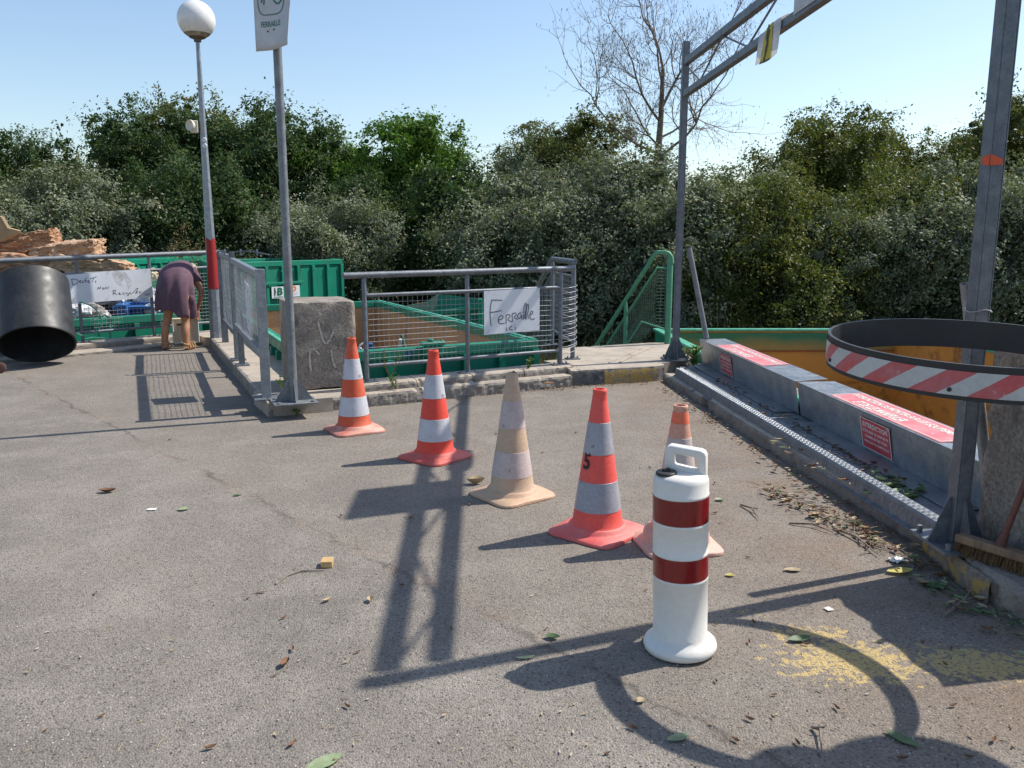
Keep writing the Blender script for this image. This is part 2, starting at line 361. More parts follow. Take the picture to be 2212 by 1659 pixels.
def rough_strip(mb, line, inward, w, z0, z1, amp=.012, step=.05, dark=1, seed=0, back=True, zf=None):
    """kerb-like strip: a chipped, uneven front-top edge along a polyline"""
    pts = []; line = [V((p[0], p[1], 0)) for p in line]
    for a, b in zip(line[:-1], line[1:]):
        n = max(1, int((b - a).length / (step * .55)))
        for i in range(n): pts.append(a.lerp(b, i / n))
    pts.append(line[-1]); inw = V((inward[0], inward[1], 0)).normalized(); vs = []
    zz = [z0, 0.004 if z0 < 0 else z0 + .004]; base = zz[-1]
    zz += [base + (z1 - .02 - base) * k for k in (.22, .45, .7, .88)]
    nz_ = len(zz)
    for i, p in enumerate(pts):
        a1 = noise.noise(p * 21 + V((seed, 2, 0))); ch = max(0, noise.noise(p * 5.3 + V((seed,5,1))) - .20) * 3.2 * max(.2, .7 + noise.noise(p * 31))
        for k, z in enumerate(zz):
            q3 = V((p.x, p.y, z)); o = noise.noise(q3 * 17 + V((seed,1,4))) * amp * .55 + noise.noise(q3 * 48 + V((1,seed,9))) * amp * .35
            o += ch * amp * (k / nz_) ** 3 * 1.2
            if k == 0: o = -.01
            q = p + inw * o; vs.append((q.x, q.y, z))
        q = p + inw * (amp * .35 + abs(a1) * amp * .6 + ch * amp); vs.append((q.x, q.y, z1 - .012 - ch * amp * .8))
        q = p + inw * (.022 + abs(a1) * amp + ch * amp * 2); vs.append((q.x, q.y, z1 - abs(a1) * amp * .2))
        q = p + inw * (w * .5); vs.append((q.x, q.y, z1 + a1 * amp * .15))
        q = p + inw * w; vs.append((q.x, q.y, z1)); vs.append((q.x, q.y, z0))
    C = nz_ + 5; fs = []
    for i in range(len(pts) - 1):
        for k in range(C - 1): fs.append((i*C+k, (i+1)*C+k, (i+1)*C+k+1, i*C+k+1))
    n = len(pts) - 1; fs += [tuple(range(C-1, -1, -1)), tuple(n*C + k for k in range(C))]
    mb.add(vs, fs, False)
    if dark:  # front faces take the darker concrete: their shaded side put into colour
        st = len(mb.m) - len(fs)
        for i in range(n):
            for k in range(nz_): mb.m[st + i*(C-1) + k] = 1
    return mb

def plate_posts(mb, x, y, z, w=.16, d=.09, h=.008, rz=0):
    mb.box((x, y, z + h/2), (w, d, h), rz)
    for sx in (-1, 1):
        c = V((sx * w * .38, 0, 0)); c.rotate(Quaternion((0,0,1), rz))
        mb.cyl((x + c.x, y + c.y, z + h), (x + c.x, y + c.y, z + h + .02), .008, 6)

# =================================================================== SETTING
# lower ground, one sheet to the horizon, rising into a bank under the wood
def ground():
    xs = [-600,-300,-150,-80,-50,-36] + [x for x in range(-30, 31, 1)] + [36,50,80,150,300,600]
    ys = [-600,-200,-60,-20,0,5,8] + [x * .5 for x in range(20, 80)] + [42,50,70,110,200,400,700,1200]
    def h(x, y):
        t = min(1, max(0, (y - 17) / 11)); t = t * t * (3 - 2 * t)
        z = -1.5 + 1.3 * t
        if 12 < y < 60: z += .12 * noise.noise(V((x * .5, y * .5, 0)))
        return z
    mb = MB(); n = len(xs)
    mb.add([(x, y, h(x, y)) for y in ys for x in xs], [(j*n+i, j*n+i+1, (j+1)*n+i+1, (j+1)*n+i) for j in range(len(ys)-1) for i in range(n-1)], True)
    tag(mb.build('ground', GROUND), kind='structure')
ground()
def gz(x, y):
    t = min(1, max(0, (y - 17) / 11)); t = t * t * (3 - 2 * t); return -1.5 + 1.3 * t

DU = V((-.70, -.714, 0))                       # direction of left railing going left
NU = V((-.714, .70, 0))                        # its outward normal
L0 = V((-4.33, 12.20, 0))
LEND = L0 + DU * 16
# asphalt yard
yard = [(-26,-16), (9,-16), (9,2.4), (2.3,2.5), (2.02,3.3), (2.06,3.9), (1.90,5.38), (1.76,7.23), (1.62,8.75), (.62,8.4), (-.3,7.95), (-2.0,7.0), (-4.2,11.45), (-4.45,11.75), tuple((L0 + DU * 2)[:2]), tuple(LEND[:2]), (-26, LEND.y)]
mb = MB(); mb.prism(yard, -1.5, 0.0); tag(mb.build('asphalt_yard', ASPH), kind='structure')

# concrete pavement strips round the pits
A = V((-2.06, 6.82, 0)); B = V((.62, 8.27, 0)); C0 = V((-4.25, 11.5, 0))
mb = MB()
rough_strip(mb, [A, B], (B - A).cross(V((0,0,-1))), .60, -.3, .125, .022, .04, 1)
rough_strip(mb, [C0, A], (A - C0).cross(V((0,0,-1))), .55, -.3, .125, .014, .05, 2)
inn = NU
mb.prism([tuple((A + V((.25, .2, 0)))[:2]), tuple((B + V((-.02, .1, 0)))[:2]), tuple((B + V((-.25, .62, 0)))[:2]), (-2.0, 7.75), (-3.75, 11.6), (-4.15, 11.5)], -1.5, .118)
mb.prism([(-4.30, 11.48), (-4.62, 11.90), (-4.42, 12.25), (-3.75, 12.3), (-3.6, 11.4)], -1.5, .119)
o = mb.build('concrete_pavement', [CONC_TOP, CONC]); tag(o, kind='structure')
# second low kerb carrying the middle railing
mb = MB()
RA = V((-1.42, 7.36, 0)); RB = V((.60, 8.50, 0)); rn = (RB - RA).cross(V((0,0,-1))).normalized()
rd = (RB - RA).normalized()
for k in range(4):
    a = RA + rd * (k * .575 + (.0 if k else .0)) ; b = RA + rd * ((k + 1) * .575 - .012)
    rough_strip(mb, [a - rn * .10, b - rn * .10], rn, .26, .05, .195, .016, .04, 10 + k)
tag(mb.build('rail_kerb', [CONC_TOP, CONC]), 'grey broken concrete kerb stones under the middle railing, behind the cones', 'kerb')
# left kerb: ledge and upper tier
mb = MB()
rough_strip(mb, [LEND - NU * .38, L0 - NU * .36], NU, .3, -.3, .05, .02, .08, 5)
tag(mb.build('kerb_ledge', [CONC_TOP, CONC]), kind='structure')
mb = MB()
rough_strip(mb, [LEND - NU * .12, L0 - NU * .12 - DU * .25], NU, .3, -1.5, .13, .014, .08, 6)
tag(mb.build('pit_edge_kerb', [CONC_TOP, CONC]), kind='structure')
# stair landing with painted kerb
LND = [(.60, 8.32), (1.60, 8.60), (2.02, 8.95), (2.12, 10.55), (1.75, 10.55), (.30, 9.95), (.42, 8.6)]
mb = MB(); mb.prism([(.62, 8.42), (1.52, 8.70), (2.0, 9.05), (2.1, 10.5), (1.75, 10.5), (.55, 9.95), (.55, 8.6)], -1.5, .168)
rough_strip(mb, [(.60, 8.28), (1.50, 8.58), (1.62, 8.66)], (-.3, .95), .22, -.3, .172, .012, .04, 21)
mb.box((1.35, 9.45, .172), (1.5, .02, .006), R(66)); mb.box((1.45, 9.42, .174), (1.5, .012, .01), R(66))
tag(mb.build('stair_landing', [CONC_TOP, CONC]), kind='structure')
def kerb_face(p, q, m, name, lab):
    p = V((*p, 0)); q = V((*q, 0)); n = (q - p).cross(V((0,0,1))).normalized(); mb = MB(); vs = []; k = 24
    for i in range(k + 1):
        c = p.lerp(q, i / k) + n * .016
        for j, z in enumerate((.006, .06, .11, .147 + .006 * noise.noise(c * 12))):
            cc = c + n * (.004 * noise.noise(V((c.x * 20, j, 1)))) + (n * -.008 if j == 3 else V((0,0,0)))
            vs.append((cc.x, cc.y, z))
    mb.add(vs, [(i*4+j, (i+1)*4+j, (i+1)*4+j+1, i*4+j+1) for i in range(k) for j in range(3)], True)
    tag(mb.build(name, m), kind='structure')
kerb_face((.62, 8.285), (.95, 8.385), BPAINT, 'black_kerb_marking', '')
kerb_face((.95, 8.385), (1.52, 8.58), YPAINT, 'yellow_kerb_marking', '')
# stairs going down from the landing
mb = MB(); sd = V((-.5, .866, 0)); sw = V((.866, .5, 0))
for k in range(8):
    c = V((1.15, 10.35, 0)) + sd * (.12 + k * .19); z = .168 - (k + 1) * .185
    p = [c - sw*.75 - sd*.1, c + sw*.75 - sd*.1, c + sw*.75 + sd*.1, c - sw*.75 + sd*.1]
    mb.prism([(q.x, q.y) for q in p], -1.5, z)
tag(mb.build('steps', CONC_TOP), kind='structure')
# right kerb along the tray
mb = MB()
RK = [(1.60, 8.60), (1.71, 7.35)]
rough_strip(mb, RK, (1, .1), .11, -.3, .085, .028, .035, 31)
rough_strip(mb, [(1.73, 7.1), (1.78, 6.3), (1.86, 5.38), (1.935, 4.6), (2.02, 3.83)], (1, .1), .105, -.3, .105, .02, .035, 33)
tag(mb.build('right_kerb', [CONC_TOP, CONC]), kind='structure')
mb = MB()
mb.prism([(1.66, 8.62), (1.78, 7.2), (1.93, 5.38), (2.10, 3.85), (3.4, 3.85), (3.0, 6), (2.6, 9.1), (2.0, 9.05)], -1.5, .062)
tag(mb.build('bay_edge_slab', CONC), kind='structure')
# foundation of the near gantry post
mb = MB()
rough_strip(mb, [(2.01, 3.80), (1.97, 3.35), (2.02, 3.02), (2.2, 2.75), (2.55, 2.5)], (1, .35), .7, -.3, .13, .03, .04, 41)
mb.prism([(2.12, 3.84), (2.2, 3.1), (2.7, 2.7), (3.4, 2.6), (3.6, 3.86)], -1.5, .124)
tag(mb.build('post_foundation', [CONC, CONC]), kind='structure')
mb = MB(); vs = []
fl = [V((2.01, 3.80, 0)), V((1.97, 3.35, 0)), V((1.985, 3.2, 0))]
for i in range(25):
    t = i / 24 * 2; k = min(1, int(t)); p = fl[k].lerp(fl[k+1], t - k); p = p + V((-.018 + .006 * noise.noise(p * 15), 0, 0))
    for z in (.004, .05, .09, .112 + .008 * noise.noise(p * 10)): vs.append((p.x + (.012 if z > .1 else 0), p.y, z))
mb.add(vs, [(i*4+j, (i+1)*4+j, (i+1)*4+j+1, i*4+j+1) for i in range(24) for j in range(3)], True)
tag(mb.build('worn_yellow_marking', mat('very_worn_yellow_paint', (.36,.24,.07), (.22,.19,.15), rough=.9, ns=10, lo=.42, hi=.52, fine=120, famt=.35, bump=.4, c3=(.17,.15,.13), c3s=20, c3lo=.50, c3hi=.56)), kind='structure')

# =================================================================== METAL TRAY, WHEEL STOP, FENDERS
mb = MB()
mb.prism([(1.74, 8.55), (1.98, 4.2), (2.05, 3.86), (2.62, 3.86), (2.40, 9.1), (1.9, 9.1)], .05, .116)
tray = tag(mb.build('steel_floor_plate', GALV_DULL, bevel=.002), 'grey steel floor plate strewn with dead leaves between wheel stop and fender beam', 'floor plate')
def wheel_stop():
    t = thing('wheel_stop', (1.8, 6, .12), 'long galvanised chequer plate wheel stop beside the right kerb', 'wheel stop')
    top = [at(1460, 792, .215), at(1750, 960, .215), at(2037, 1131, .215)]
    mb = MB()
    pts = [top[0] + V((0, .02, 0)), top[1], top[2]]
    # smooth straight fit
    a = V((1.665, 8.42, 0)); b = V((1.985, 3.72, 0)); d = (b - a).normalized(); n = V((-d.y, d.x, 0))
    if n.x < 0: n = -n
    def prof(p):
        return [p + n*-.012 + V((0,0,.074)), p + n*.022 + V((0,0,.078)), p + n*.026 + V((0,0,.156)), p + n*.034 + V((0,0,.168)), p + n*.095 + V((0,0,.170)), p + n*.102 + V((0,0,.163)), p + n*.105 + V((0,0,.112))]
    vs = []; K = 12
    for i in range(K + 1): vs += prof(a.lerp(b, i / K))
    mb.add(vs, [(i*7+j, i*7+j+1, (i+1)*7+j+1, (i+1)*7+j) for i in range(K) for j in range(6)])
    mb.add(prof(a), [(0,1,2,3,4,5,6)]); mb.add(prof(b), [(6,5,4,3,2,1,0)])
    mb.build('angle_profile', GALV_DULL, t)
    mb = MB(); L = (b - a).length; k = 0; s = .03
    while s < L - .02:
        for r_ in range(4):
            c = a + d * (s + (.011 if r_ % 2 else 0)) + n * (.042 + r_ * .015) + V((0,0,.1695)); ang = math.atan2(d.y, d.x) + (.8 if (k + r_) % 2 else -.8)
            u = V((math.cos(ang), math.sin(ang), 0)); w = V((-u.y, u.x, 0))
            mb.add([c + u*.010, c + w*.0035, c - u*.010, c - w*.0035, c + V((0,0,.003))], [(0,1,4),(1,2,4),(2,3,4),(3,0,4)])
        # studs on the vertical face as well
        for r_ in range(3):
            c = a + d * (s + (.011 if r_ % 2 else 0)) + n * .0235 + V((0,0,.096 + r_ * .02)); z = V((0,0,1)); u = (d + z * (1 if (k + r_) % 2 else -1)).normalized(); w = u.cross(n)
            mb.add([c + u*.010, c + w*.0035, c - u*.010, c - w*.0035, c - n*.0025], [(0,1,4),(1,2,4),(2,3,4),(3,0,4),(4,1,0),(4,2,1),(4,3,2),(4,0,3)])
        s += .023; k += 1
    mb.build('tread_pattern', GALV, t)
wheel_stop()

def fender(name, a, b, label, gtext, f_from, f_to, s_at, strip_len):
    """steel fender: flange on floor, face, top plate. a far end, b near end (base line of face)"""
    t = thing(name, (a + b) / 2, label, 'fender beam', 'steel fender beams in front of the ochre skip')
    d = (b - a).normalized(); n = V((-d.y, d.x, 0))
    if n.x > 0: n = -n                                   # n points toward the yard (-x)
    th = .006
    zb, zt = .120, .385
    lean = .045
    P = lambda s, o, z: a + d * s + n * o + V((0, 0, z))
    L = (b - a).length
    mb = MB()
    mb.hexa([P(.25,0,zb), P(.25,.16,zb), P(L-.1,.16,zb), P(L-.1,0,zb), P(.25,0,zb+th), P(.25,.16,zb+th), P(L-.1,.16,zb+th), P(L-.1,0,zb+th)])
    mb.build('floor_flange', SHEET, t)
    mb = MB()
    mb.hexa([P(0,-th,zb+th), P(0,0,zb+th), P(L,0,zb+th), P(L,-th,zb+th), P(0,lean-th,zt), P(0,lean,zt), P(L,lean,zt), P(L,lean-th,zt)])
    mb.build('face_plate', SHEET, t, bevel=.002)
    mb = MB()
    W = -.27
    mb.hexa([P(.0,lean+.004,zt), P(L,lean+.004,zt), P(L-.02,W+lean,zt+.012), P(.06,W+lean,zt+.012), P(.0,lean+.004,zt+th), P(L,lean+.004,zt+th), P(L-.02,W+lean,zt+.012+th), P(.06,W+lean,zt+.012+th)])
    mb.build('top_plate', SHEET, t, bevel=.002)
    # stickers
    zt2 = zt + th + .003
    F = lambda u, v: P(f_from + (f_to - f_from) * u, lean - .012 + (W + .03) * v, zt2 + .012 * (.05 + .9*v))
    mb = MB(); mb.add([F(0,0), F(1,0), F(1,1), F(0,1)], [(0,1,2,3)])
    st = mb.build('top_sticker', RED_STK_F, t)
    mb = MB()
    up = V((0,0,.0015))
    put_text(mb, 'INTERDICTION DE MONTER SUR LES ÉQUIPEMENTS', lambda u, v: F(.035 + .93*u, .54 + .31*v) + up, .02)
    put_text(mb, 'ET DE LES MANIPULER', lambda u, v: F(.20 + .44*u, .13 + .31*v) + up, .02)
    for (u0, v0, u1, v1) in ((.012,.05,.988,.07), (.012,.93,.988,.95), (.012,.05,.017,.95), (.983,.05,.988,.95)):
        mb.add([F(u0,v0)+up, F(u1,v0)+up, F(u1,v1)+up, F(u0,v1)+up], [(0,1,2,3)])
    mb.build('lettering', WHITE_T, st)
    # face sticker
    Q = lambda u, v: P(s_at + .38 * u, .0035 + lean * ((.03 + .20*v)/.24) , zb + .028 + .20 * v)
    mb = MB(); mb.add([Q(0,0), Q(1,0), Q(1,1), Q(0,1)], [(0,1,2,3)])
    st = mb.build('face_sticker', RED_STK, t)
    mb = MB(); up2 = n * .0015
    for body, (u0, u1, v0, v1) in (('INTERDICTION', (.08,.92,.72,.88)), ("D'UTILISER CE DISPOSITIF", (.06,.94,.54,.63)), ('COMME BUTEE POUR', (.12,.88,.37,.46)), ('VEHICULE OU REMORQUE', (.08,.92,.19,.28))):
        put_text(mb, body, lambda u, v: Q(u0 + (u1-u0)*u, v0 + (v1-v0)*v) + up2, .02)
    for (u0, v0, u1, v1) in ((.0,.0,1,.02), (.0,.98,1,1), (.0,.0,.02,1), (.98,.0,1,1)):
        mb.add([Q(u0,v0)+up2, Q(u1,v0)+up2, Q(u1,v1)+up2, Q(u0,v1)+up2], [(0,1,2,3)])
    mb.build('lettering', WHITE_T, st)
    return t
fa = V((2.118, 9.06, 0)); fb = V((2.262, 6.36, 0)); fc = V((2.268, 6.33, 0)); fd = V((2.40, 3.95, 0))
fender('fender_beam', fa, fb, 'farther galvanised fender beam with faded red stickers, beyond the split in its top plates', 1, .55, 1.95, .72, 0)
fender('fender_beam', fc, fd, 'nearer galvanised fender beam with torn red INTERDICTION stickers, running behind the gantry post', 1, .55, 1.95, 1.05, 0)
# pipe standing on the far end of the fender
t = thing('leaning_pipe', (2.13, 9.02, .40), 'thin grey steel pipe standing tilted on the far end of the fender beam', 'pipe')
mb = MB(); p0 = dp(1526, 730, 9.02); p1 = dp(1488, 534, 9.02); mb.tube([p0, p1], .029, 14); mb.build('tube', GALV_DULL, t)
mb = MB(); dd = (p1 - p0).normalized(); mb.tube([p1 - dd * .004, p1 + dd * .012], .031, 14); mb.build('end_cap', BLACKP, t)

# =================================================================== GANTRY
GL = V((1.80, 9.0, 0)); GR = V((2.012, 3.56, 0)); gd = (GR - GL).normalized(); gn = V((gd.y, -gd.x, 0))
def gantry():
    t = thing('gantry', (1.93, 6.2, 0), 'tall grey steel gantry frame over the right-hand bay, two posts and two top rails', 'gantry')
    for P, zt, zb in ((GL, 3.49, .168), (GR, 3.27, .13)):
        ang = math.atan2(gd.y, gd.x)
        mb = MB()
        # H-section: two flanges and a web
        w = .062; d = .066
        for sgn in (-1, 1):
            mb.box((P.x + gn.x * sgn * (w/2), P.y + gn.y * sgn * (w/2), (zb + zt)/2), (d + .004, .006, zt - zb), ang)
        mb.box((P.x, P.y, (zb + zt)/2), (.007, w - .008, zt - zb), ang)
        if P is GL or P is GR:
            mb.box((P.x + gd.x*d*.48, P.y + gd.y*d*.48, (zb + zt)/2), (.006, w - .008, zt - zb), ang)
            mb.box((P.x - gd.x*d*.48, P.y - gd.y*d*.48, (zb + zt)/2), (.006, w - .008, zt - zb), ang)
        post = mb.build('post', GALV_D, t, bevel=.003)
        mb = MB(); mb.box((P.x, P.y, zb + .008), (.30, .26, .016), ang)
        for sx in (-1, 1):
            for sy in (-1, 1):
                q = P + gd * sx * .12 + gn * sy * .10; mb.cyl((q.x, q.y, zb + .016), (q.x, q.y, zb + .045), .013, 6)
        for u in (gd, -gd, gn, -gn):
            a = P + u * .034; b = P + u * .13; s = V((-u.y, u.x, 0)) * .004
            mb.hexa([V((a.x-s.x, a.y-s.y, zb+.016)), V((b.x-s.x, b.y-s.y, zb+.016)), V((b.x+s.x, b.y+s.y, zb+.016)), V((a.x+s.x, a.y+s.y, zb+.016)),
                     V((a.x-s.x, a.y-s.y, zb+.22)), V((a.x-s.x+u.x*.012, a.y-s.y+u.y*.012, zb+.22)), V((a.x+s.x+u.x*.012, a.y+s.y+u.y*.012, zb+.22)), V((a.x+s.x, a.y+s.y, zb+.22))])
        mb.build('base_plate', GALV_D, post)
    zu, zl = 3.285, 2.965
    mb = MB(); mb.beam(GL + gd*.06 + V((0,0,zu)), GR - gd*.06 + V((0,0,zu - .085)), .06, .070); mb.build('upper_rail', GALV_D, t, bevel=.006)
    mb = MB(); mb.beam(GL + gd*.06 + V((0,0,zl)), GR - gd*.06 + V((0,0,zl)), .06, .065); mb.build('lower_rail', GALV_D, t, bevel=.006)
    L = (GR - GL).length; n = 7; 
    # one round rod from the post joint to the lower rail, then zigzag webs
    pts = [(.06, zu - .04)] + [(0.62 + (k * .72), zl + .03 if k % 2 == 0 else zu - .03 - .012*k) for k in range(7)] + [(L - .06, zu - .11)]
    for (s0, z0), (s1, z1) in zip(pts[:-1], pts[1:]):
        mb = MB(); mb.cyl(GL + gd * s0 + V((0,0,z0)), GL + gd * s1 + V((0,0,z1)), .009, 8); mb.build('web_rod', GALV_D, t)
    # orange spray mark and small bolt on the near post
    mb = MB(); P = GR
    f = gn if gn.x < 0 else -gn
    for i in range(2):
        pass
    q = dp(2145, 342, 3.45); z = q.z
    c = P - gd * 0
    for u, w in ((-1, 1),):
        pass
    # front (camera) side faces
    s = -V((0,1,0))
    a = P + gd * .0375 + f * .034; b = P + gd * .0375 - f * .022
    vs = [(a.x, a.y, z - .022), (b.x, b.y, z - .018), (b.x - .004, b.y, z + .006), (P.x + gd.x*.0375, P.y + gd.y*.0375, z + .012), (a.x, a.y, z + .024)]
    mb.add(vs, [(0,1,2,3,4)]); a2 = P + f * .0365 + gd * .037; b2 = P + f * .0365 - gd * .02
    mb.add([(b2.x, b2.y, z - .012), (a2.x, a2.y, z - .022), (a2.x, a2.y, z + .024), (b2.x, b2.y, z + .016)], [(0,1,2,3)])
    mb.build('spray_mark', ORANGEP, t)
    return zu, zl
ZU, ZL = gantry()
# plant-waste sign on gantry
def veg_sign():
    s0 = (5.87 - GL.y) / gd.y; s1 = (5.33 - GL.y) / gd.y
    f = gn if gn.x < 0 else -gn
    a = GL + gd * s0 + f * .037; b = GL + gd * s1 + f * .037
    t = thing('green_waste_sign', (a.x, a.y, ZL), 'white VÉGÉTAUX sign board fixed to the gantry rails, reaching above the frame', 'sign')
    z0 = ZL - .0; z1 = 3.68; mb = MB(); mb.hexa([a + V((0,0,z0)), b + V((0,0,z0)), b - f*.004 + V((0,0,z0)), a - f*.004 + V((0,0,z0)), a + V((0,0,z1)), b + V((0,0,z1)), b - f*.004 + V((0,0,z1)), a - f*.004 + V((0,0,z1))])
    mb.build('board', SIGNW, t)
    Fm = lambda u, v: a.lerp(b, u) + f * .0025 + V((0,0,z0 + (z1 - z0) * v))
    mb = MB(); put_text(mb, 'VÉGÉTAUX', lambda u, v: Fm(.12 + .70*u, .22 + .085*v), .01)
    mb.build('lettering', GREEN_T, t)
    mb = MB()
    cx, cy = .5, .66
    ring = [Fm(cx + .34*math.copysign(abs(math.cos(q))**.35, math.cos(q)), cy + .24*math.copysign(abs(math.sin(q))**.35, math.sin(q))) for q in [2*math.pi*k/40 for k in range(41)]]
    mb.stroke(ring, .012, f)
    mb.stroke([Fm(.5,.5), Fm(.5,.62), Fm(.42,.74)], .012, f); mb.stroke([Fm(.5,.62), Fm(.6,.76)], .012, f)
    mb.build('pictogram', GREEN_T, t)
veg_sign()
def flyer():
    # yellow warning sheet in a plastic sleeve draped over the lower rail
    f = gn if gn.x < 0 else -gn
    s0 = (6.56 - GL.y) / gd.y; s1 = (6.09 - GL.y) / gd.y
    t = thing('draped_warning_sheet', tuple(GL + gd * s0 + V((0,0,ZL + .04))), 'yellow warning sheet in clear sleeve draped over the lower gantry rail', 'flyer')
    prof = [(-.12, .065), (-.08, .068), (-.04, .062), (0.0, .052), (.036, .040), (.041, .0), (.045, -.06), (.05, -.13), (.058, -.20)]
    sleeve = mat('clear_sleeve', (.62,.60,.58), (.55,.52,.50), rough=.25, famt=.05, trans=.35, bump=.1)
    yel = mat('yellow_print', (.62,.50,.03), (.5,.42,.06), rough=.6, famt=.1, trans=.2)
    P = lambda u, k, o=0: GL + gd * (s0 + (s1 - s0) * u) + f * (prof[k][0] + o) + V((.0, 0, ZL + prof[k][1] + (o if k < 5 else 0) + .012 * math.sin(u * 5 + k)))
    mb = MB(); n = 6; vs = [P(i / n, k) for k in range(len(prof)) for i in range(n + 1)]
    mb.add(vs, [(k*(n+1)+i, k*(n+1)+i+1, (k+1)*(n+1)+i+1, (k+1)*(n+1)+i) for k in range(len(prof)-1) for i in range(n)], True); mb.build('plastic_sleeve', sleeve, t)
    mb = MB(); vs = []
    for k in range(3, len(prof)):
        w = .10 + .16 * (k - 3) / 5
        for i in range(5): vs.append(P(.5 + (i / 4 - .5) * 2 * w + (.0), k, .004))
    mb.add(vs, [(k*5+i, k*5+i+1, (k+1)*5+i+1, (k+1)*5+i) for k in range(len(prof)-4) for i in range(4)], True); mb.build('yellow_triangle', yel, t)
    mb = MB(); mb.stroke([P(.26, 8, .007), P(.74, 8, .007)], .012, f); mb.stroke([P(.5, 4, .008), P(.42, 6, .008), P(.55, 6, .008), P(.44, 8, .008)], .028, f); mb.stroke([P(.56, 5, .008), P(.46, 7, .008)], .02, f)
    mb.build('black_symbol', mat('black_print', (.05,.04,.03), rough=.6, famt=.1, bump=0), t)
flyer()

# =================================================================== RING BAND
def ring():
    c = V((1.64, 2.91, 1.085)); Rr = .485; h = .112
    t = thing('striped_hoop', tuple(c), 'large black round hoop with red and white striped tape, tied to the gantry post', 'hoop')
    tilt = lambda x, y, z: V((x, y, z + .06 * (y - c.y)))
    mb = MB(); K = 96
    mb.lathe([(Rr, -h/2), (Rr, h/2), (Rr - .011, h/2), (Rr - .011, -h/2), (Rr, -h/2)], c, K, True)
    mb.v = [tuple(tilt(*q)) for q in mb.v]; mb.build('band', RUBBER, t)
    mb = MB(); n = 18; hh = .077; da = 2 * math.pi / n; sl = .11 / Rr
    for i in range(n):
        for part in range(2):
            mb.cm = part; a0 = i * da + part * da * .5; a1 = a0 + da * .5; S = 4; T = 5; vs = []
            for j in range(T + 1):
                v = j / T
                for k in range(S + 1):
                    a = a0 + (a1 - a0) * k / S + sl * v; r_ = Rr + .0022
                    vs.append(tilt(c.x + r_*math.cos(a), c.y + r_*math.sin(a), c.z - hh/2 + hh*v - .004))
            mb.add(vs, [(j*(S+1)+k, j*(S+1)+k+1, (j+1)*(S+1)+k+1, (j+1)*(S+1)+k) for j in range(T) for k in range(S)], True)
    mb.build('striped_tape', [TAPE_R, TAPE_W], t)
    for k in range(6):
        a = k * math.pi / 3 + .95; d = V((math.cos(a), math.sin(a), 0)); p = c + d * (Rr + .002); q = c + d * (Rr + .008); z = .06 * (p.y - c.y) - .026
        mb = MB(); mb.cyl(p + V((0,0,z)), q + V((0,0,z)), .007, 8); mb.build('rivet', BLACKP, t)
    for z in (1.19, 1.07):
        mb = MB(); q = [V((GR.x + .052*math.cos(a), GR.y + .056*math.sin(a), z + .006*math.sin(a*3))) for a in [2*math.pi*k/20 for k in range(20)]]
        mb.tube(q, .003, 6, closed=True); mb.build('tie_wire', WIRE, t)
ring()
# slim pipe strapped behind the post
t = thing('strapped_pipe', (2.3, 3.8, .145), 'pale steel pipe strapped slanting behind the near gantry post', 'pipe')
mb = MB(); p0 = V((2.315, 3.80, .15)); p1 = dp(2087, 612, 3.68); mb.tube([p0, p1], .026, 16, cap=False); mb.tube([p0, p1], .023, 16, cap=False); mb.build('tube', GALV, t)

# =================================================================== CONCRETE BLOCKS
def conc_block(p, w, d, h, rz, z0, label, seed=0):
    """rough cast block; p = near-left bottom corner"""
    bm = bmesh.new(); bmesh.ops.create_cube(bm, size=1.0)
    bmesh.ops.subdivide_edges(bm, edges=bm.edges[:], cuts=14, use_grid_fill=True)
    M = Matrix.Translation(V((p[0], p[1], z0))) @ Matrix.Rotation(rz, 4, 'Z')
    for v in bm.verts:
        q = V(((v.co.x + .5), (v.co.y + .5), (v.co.z + .5)))
        e = sum(1 for k in q if k < .01 or k > .99)
        q = V((q.x * w, q.y * d, q.z * h)); s = q * 7 + V((seed,)*3)
        dsp = noise.noise_vector(s) * .006
        if e >= 2: dsp += (V((w/2, d/2, h/2)) - q).normalized() * (.008 + max(0, noise.noise(q * 9 + V((seed,3,1)))) * .045)
        v.co = M @ (q + dsp)
    me = MB(); me.add([v.co[:] for v in bm.verts], [tuple(v.index for v in f.verts) for f in bm.faces], True)
    bm.free(); return me
mb = conc_block((-1.985, 7.32), .60, .66, .80, R(23), .13, '')
blk = tag(mb.build('concrete_block', CONC_BLK, loc=(-1.7, 7.5, .13), sharp=50), 'rough grey concrete block between the leaning mesh barrier and the middle railing', 'concrete block')
mb = MB(); bd = V((math.cos(R(23)), math.sin(R(23)), 0)); bn = V((bd.y, -bd.x, 0))
BP = lambda u, v: V((-1.985, 7.32, .13)) + bd * (.6 * u) + V((0,0,.8 * v)) + bn * .012
chalk = mat('pale_chalk_scrawl', (.50,.47,.44), (.34,.31,.28), rough=.95, ns=25, lo=.45, hi=.7, famt=.4)
for st in ([(.42,.78),(.47,.60),(.52,.50),(.60,.58),(.66,.68)], [(.24,.46),(.34,.48),(.42,.40)], [(.28,.46),(.27,.30),(.29,.22)], [(.60,.45),(.62,.30),(.66,.24)]):
    mb.stroke([BP(*q) for q in st], .016, bn)
mb.build('chalk_scrawl', chalk, blk)
mb = conc_block((2.27, 2.88), .80, .80, .95, R(8), .125, '', 5)
tag(mb.build('concrete_block', CONC_BLK, loc=(2.7, 3.4, .13), sharp=50), 'dark shaded concrete block at the right edge, behind the broom', 'concrete block')

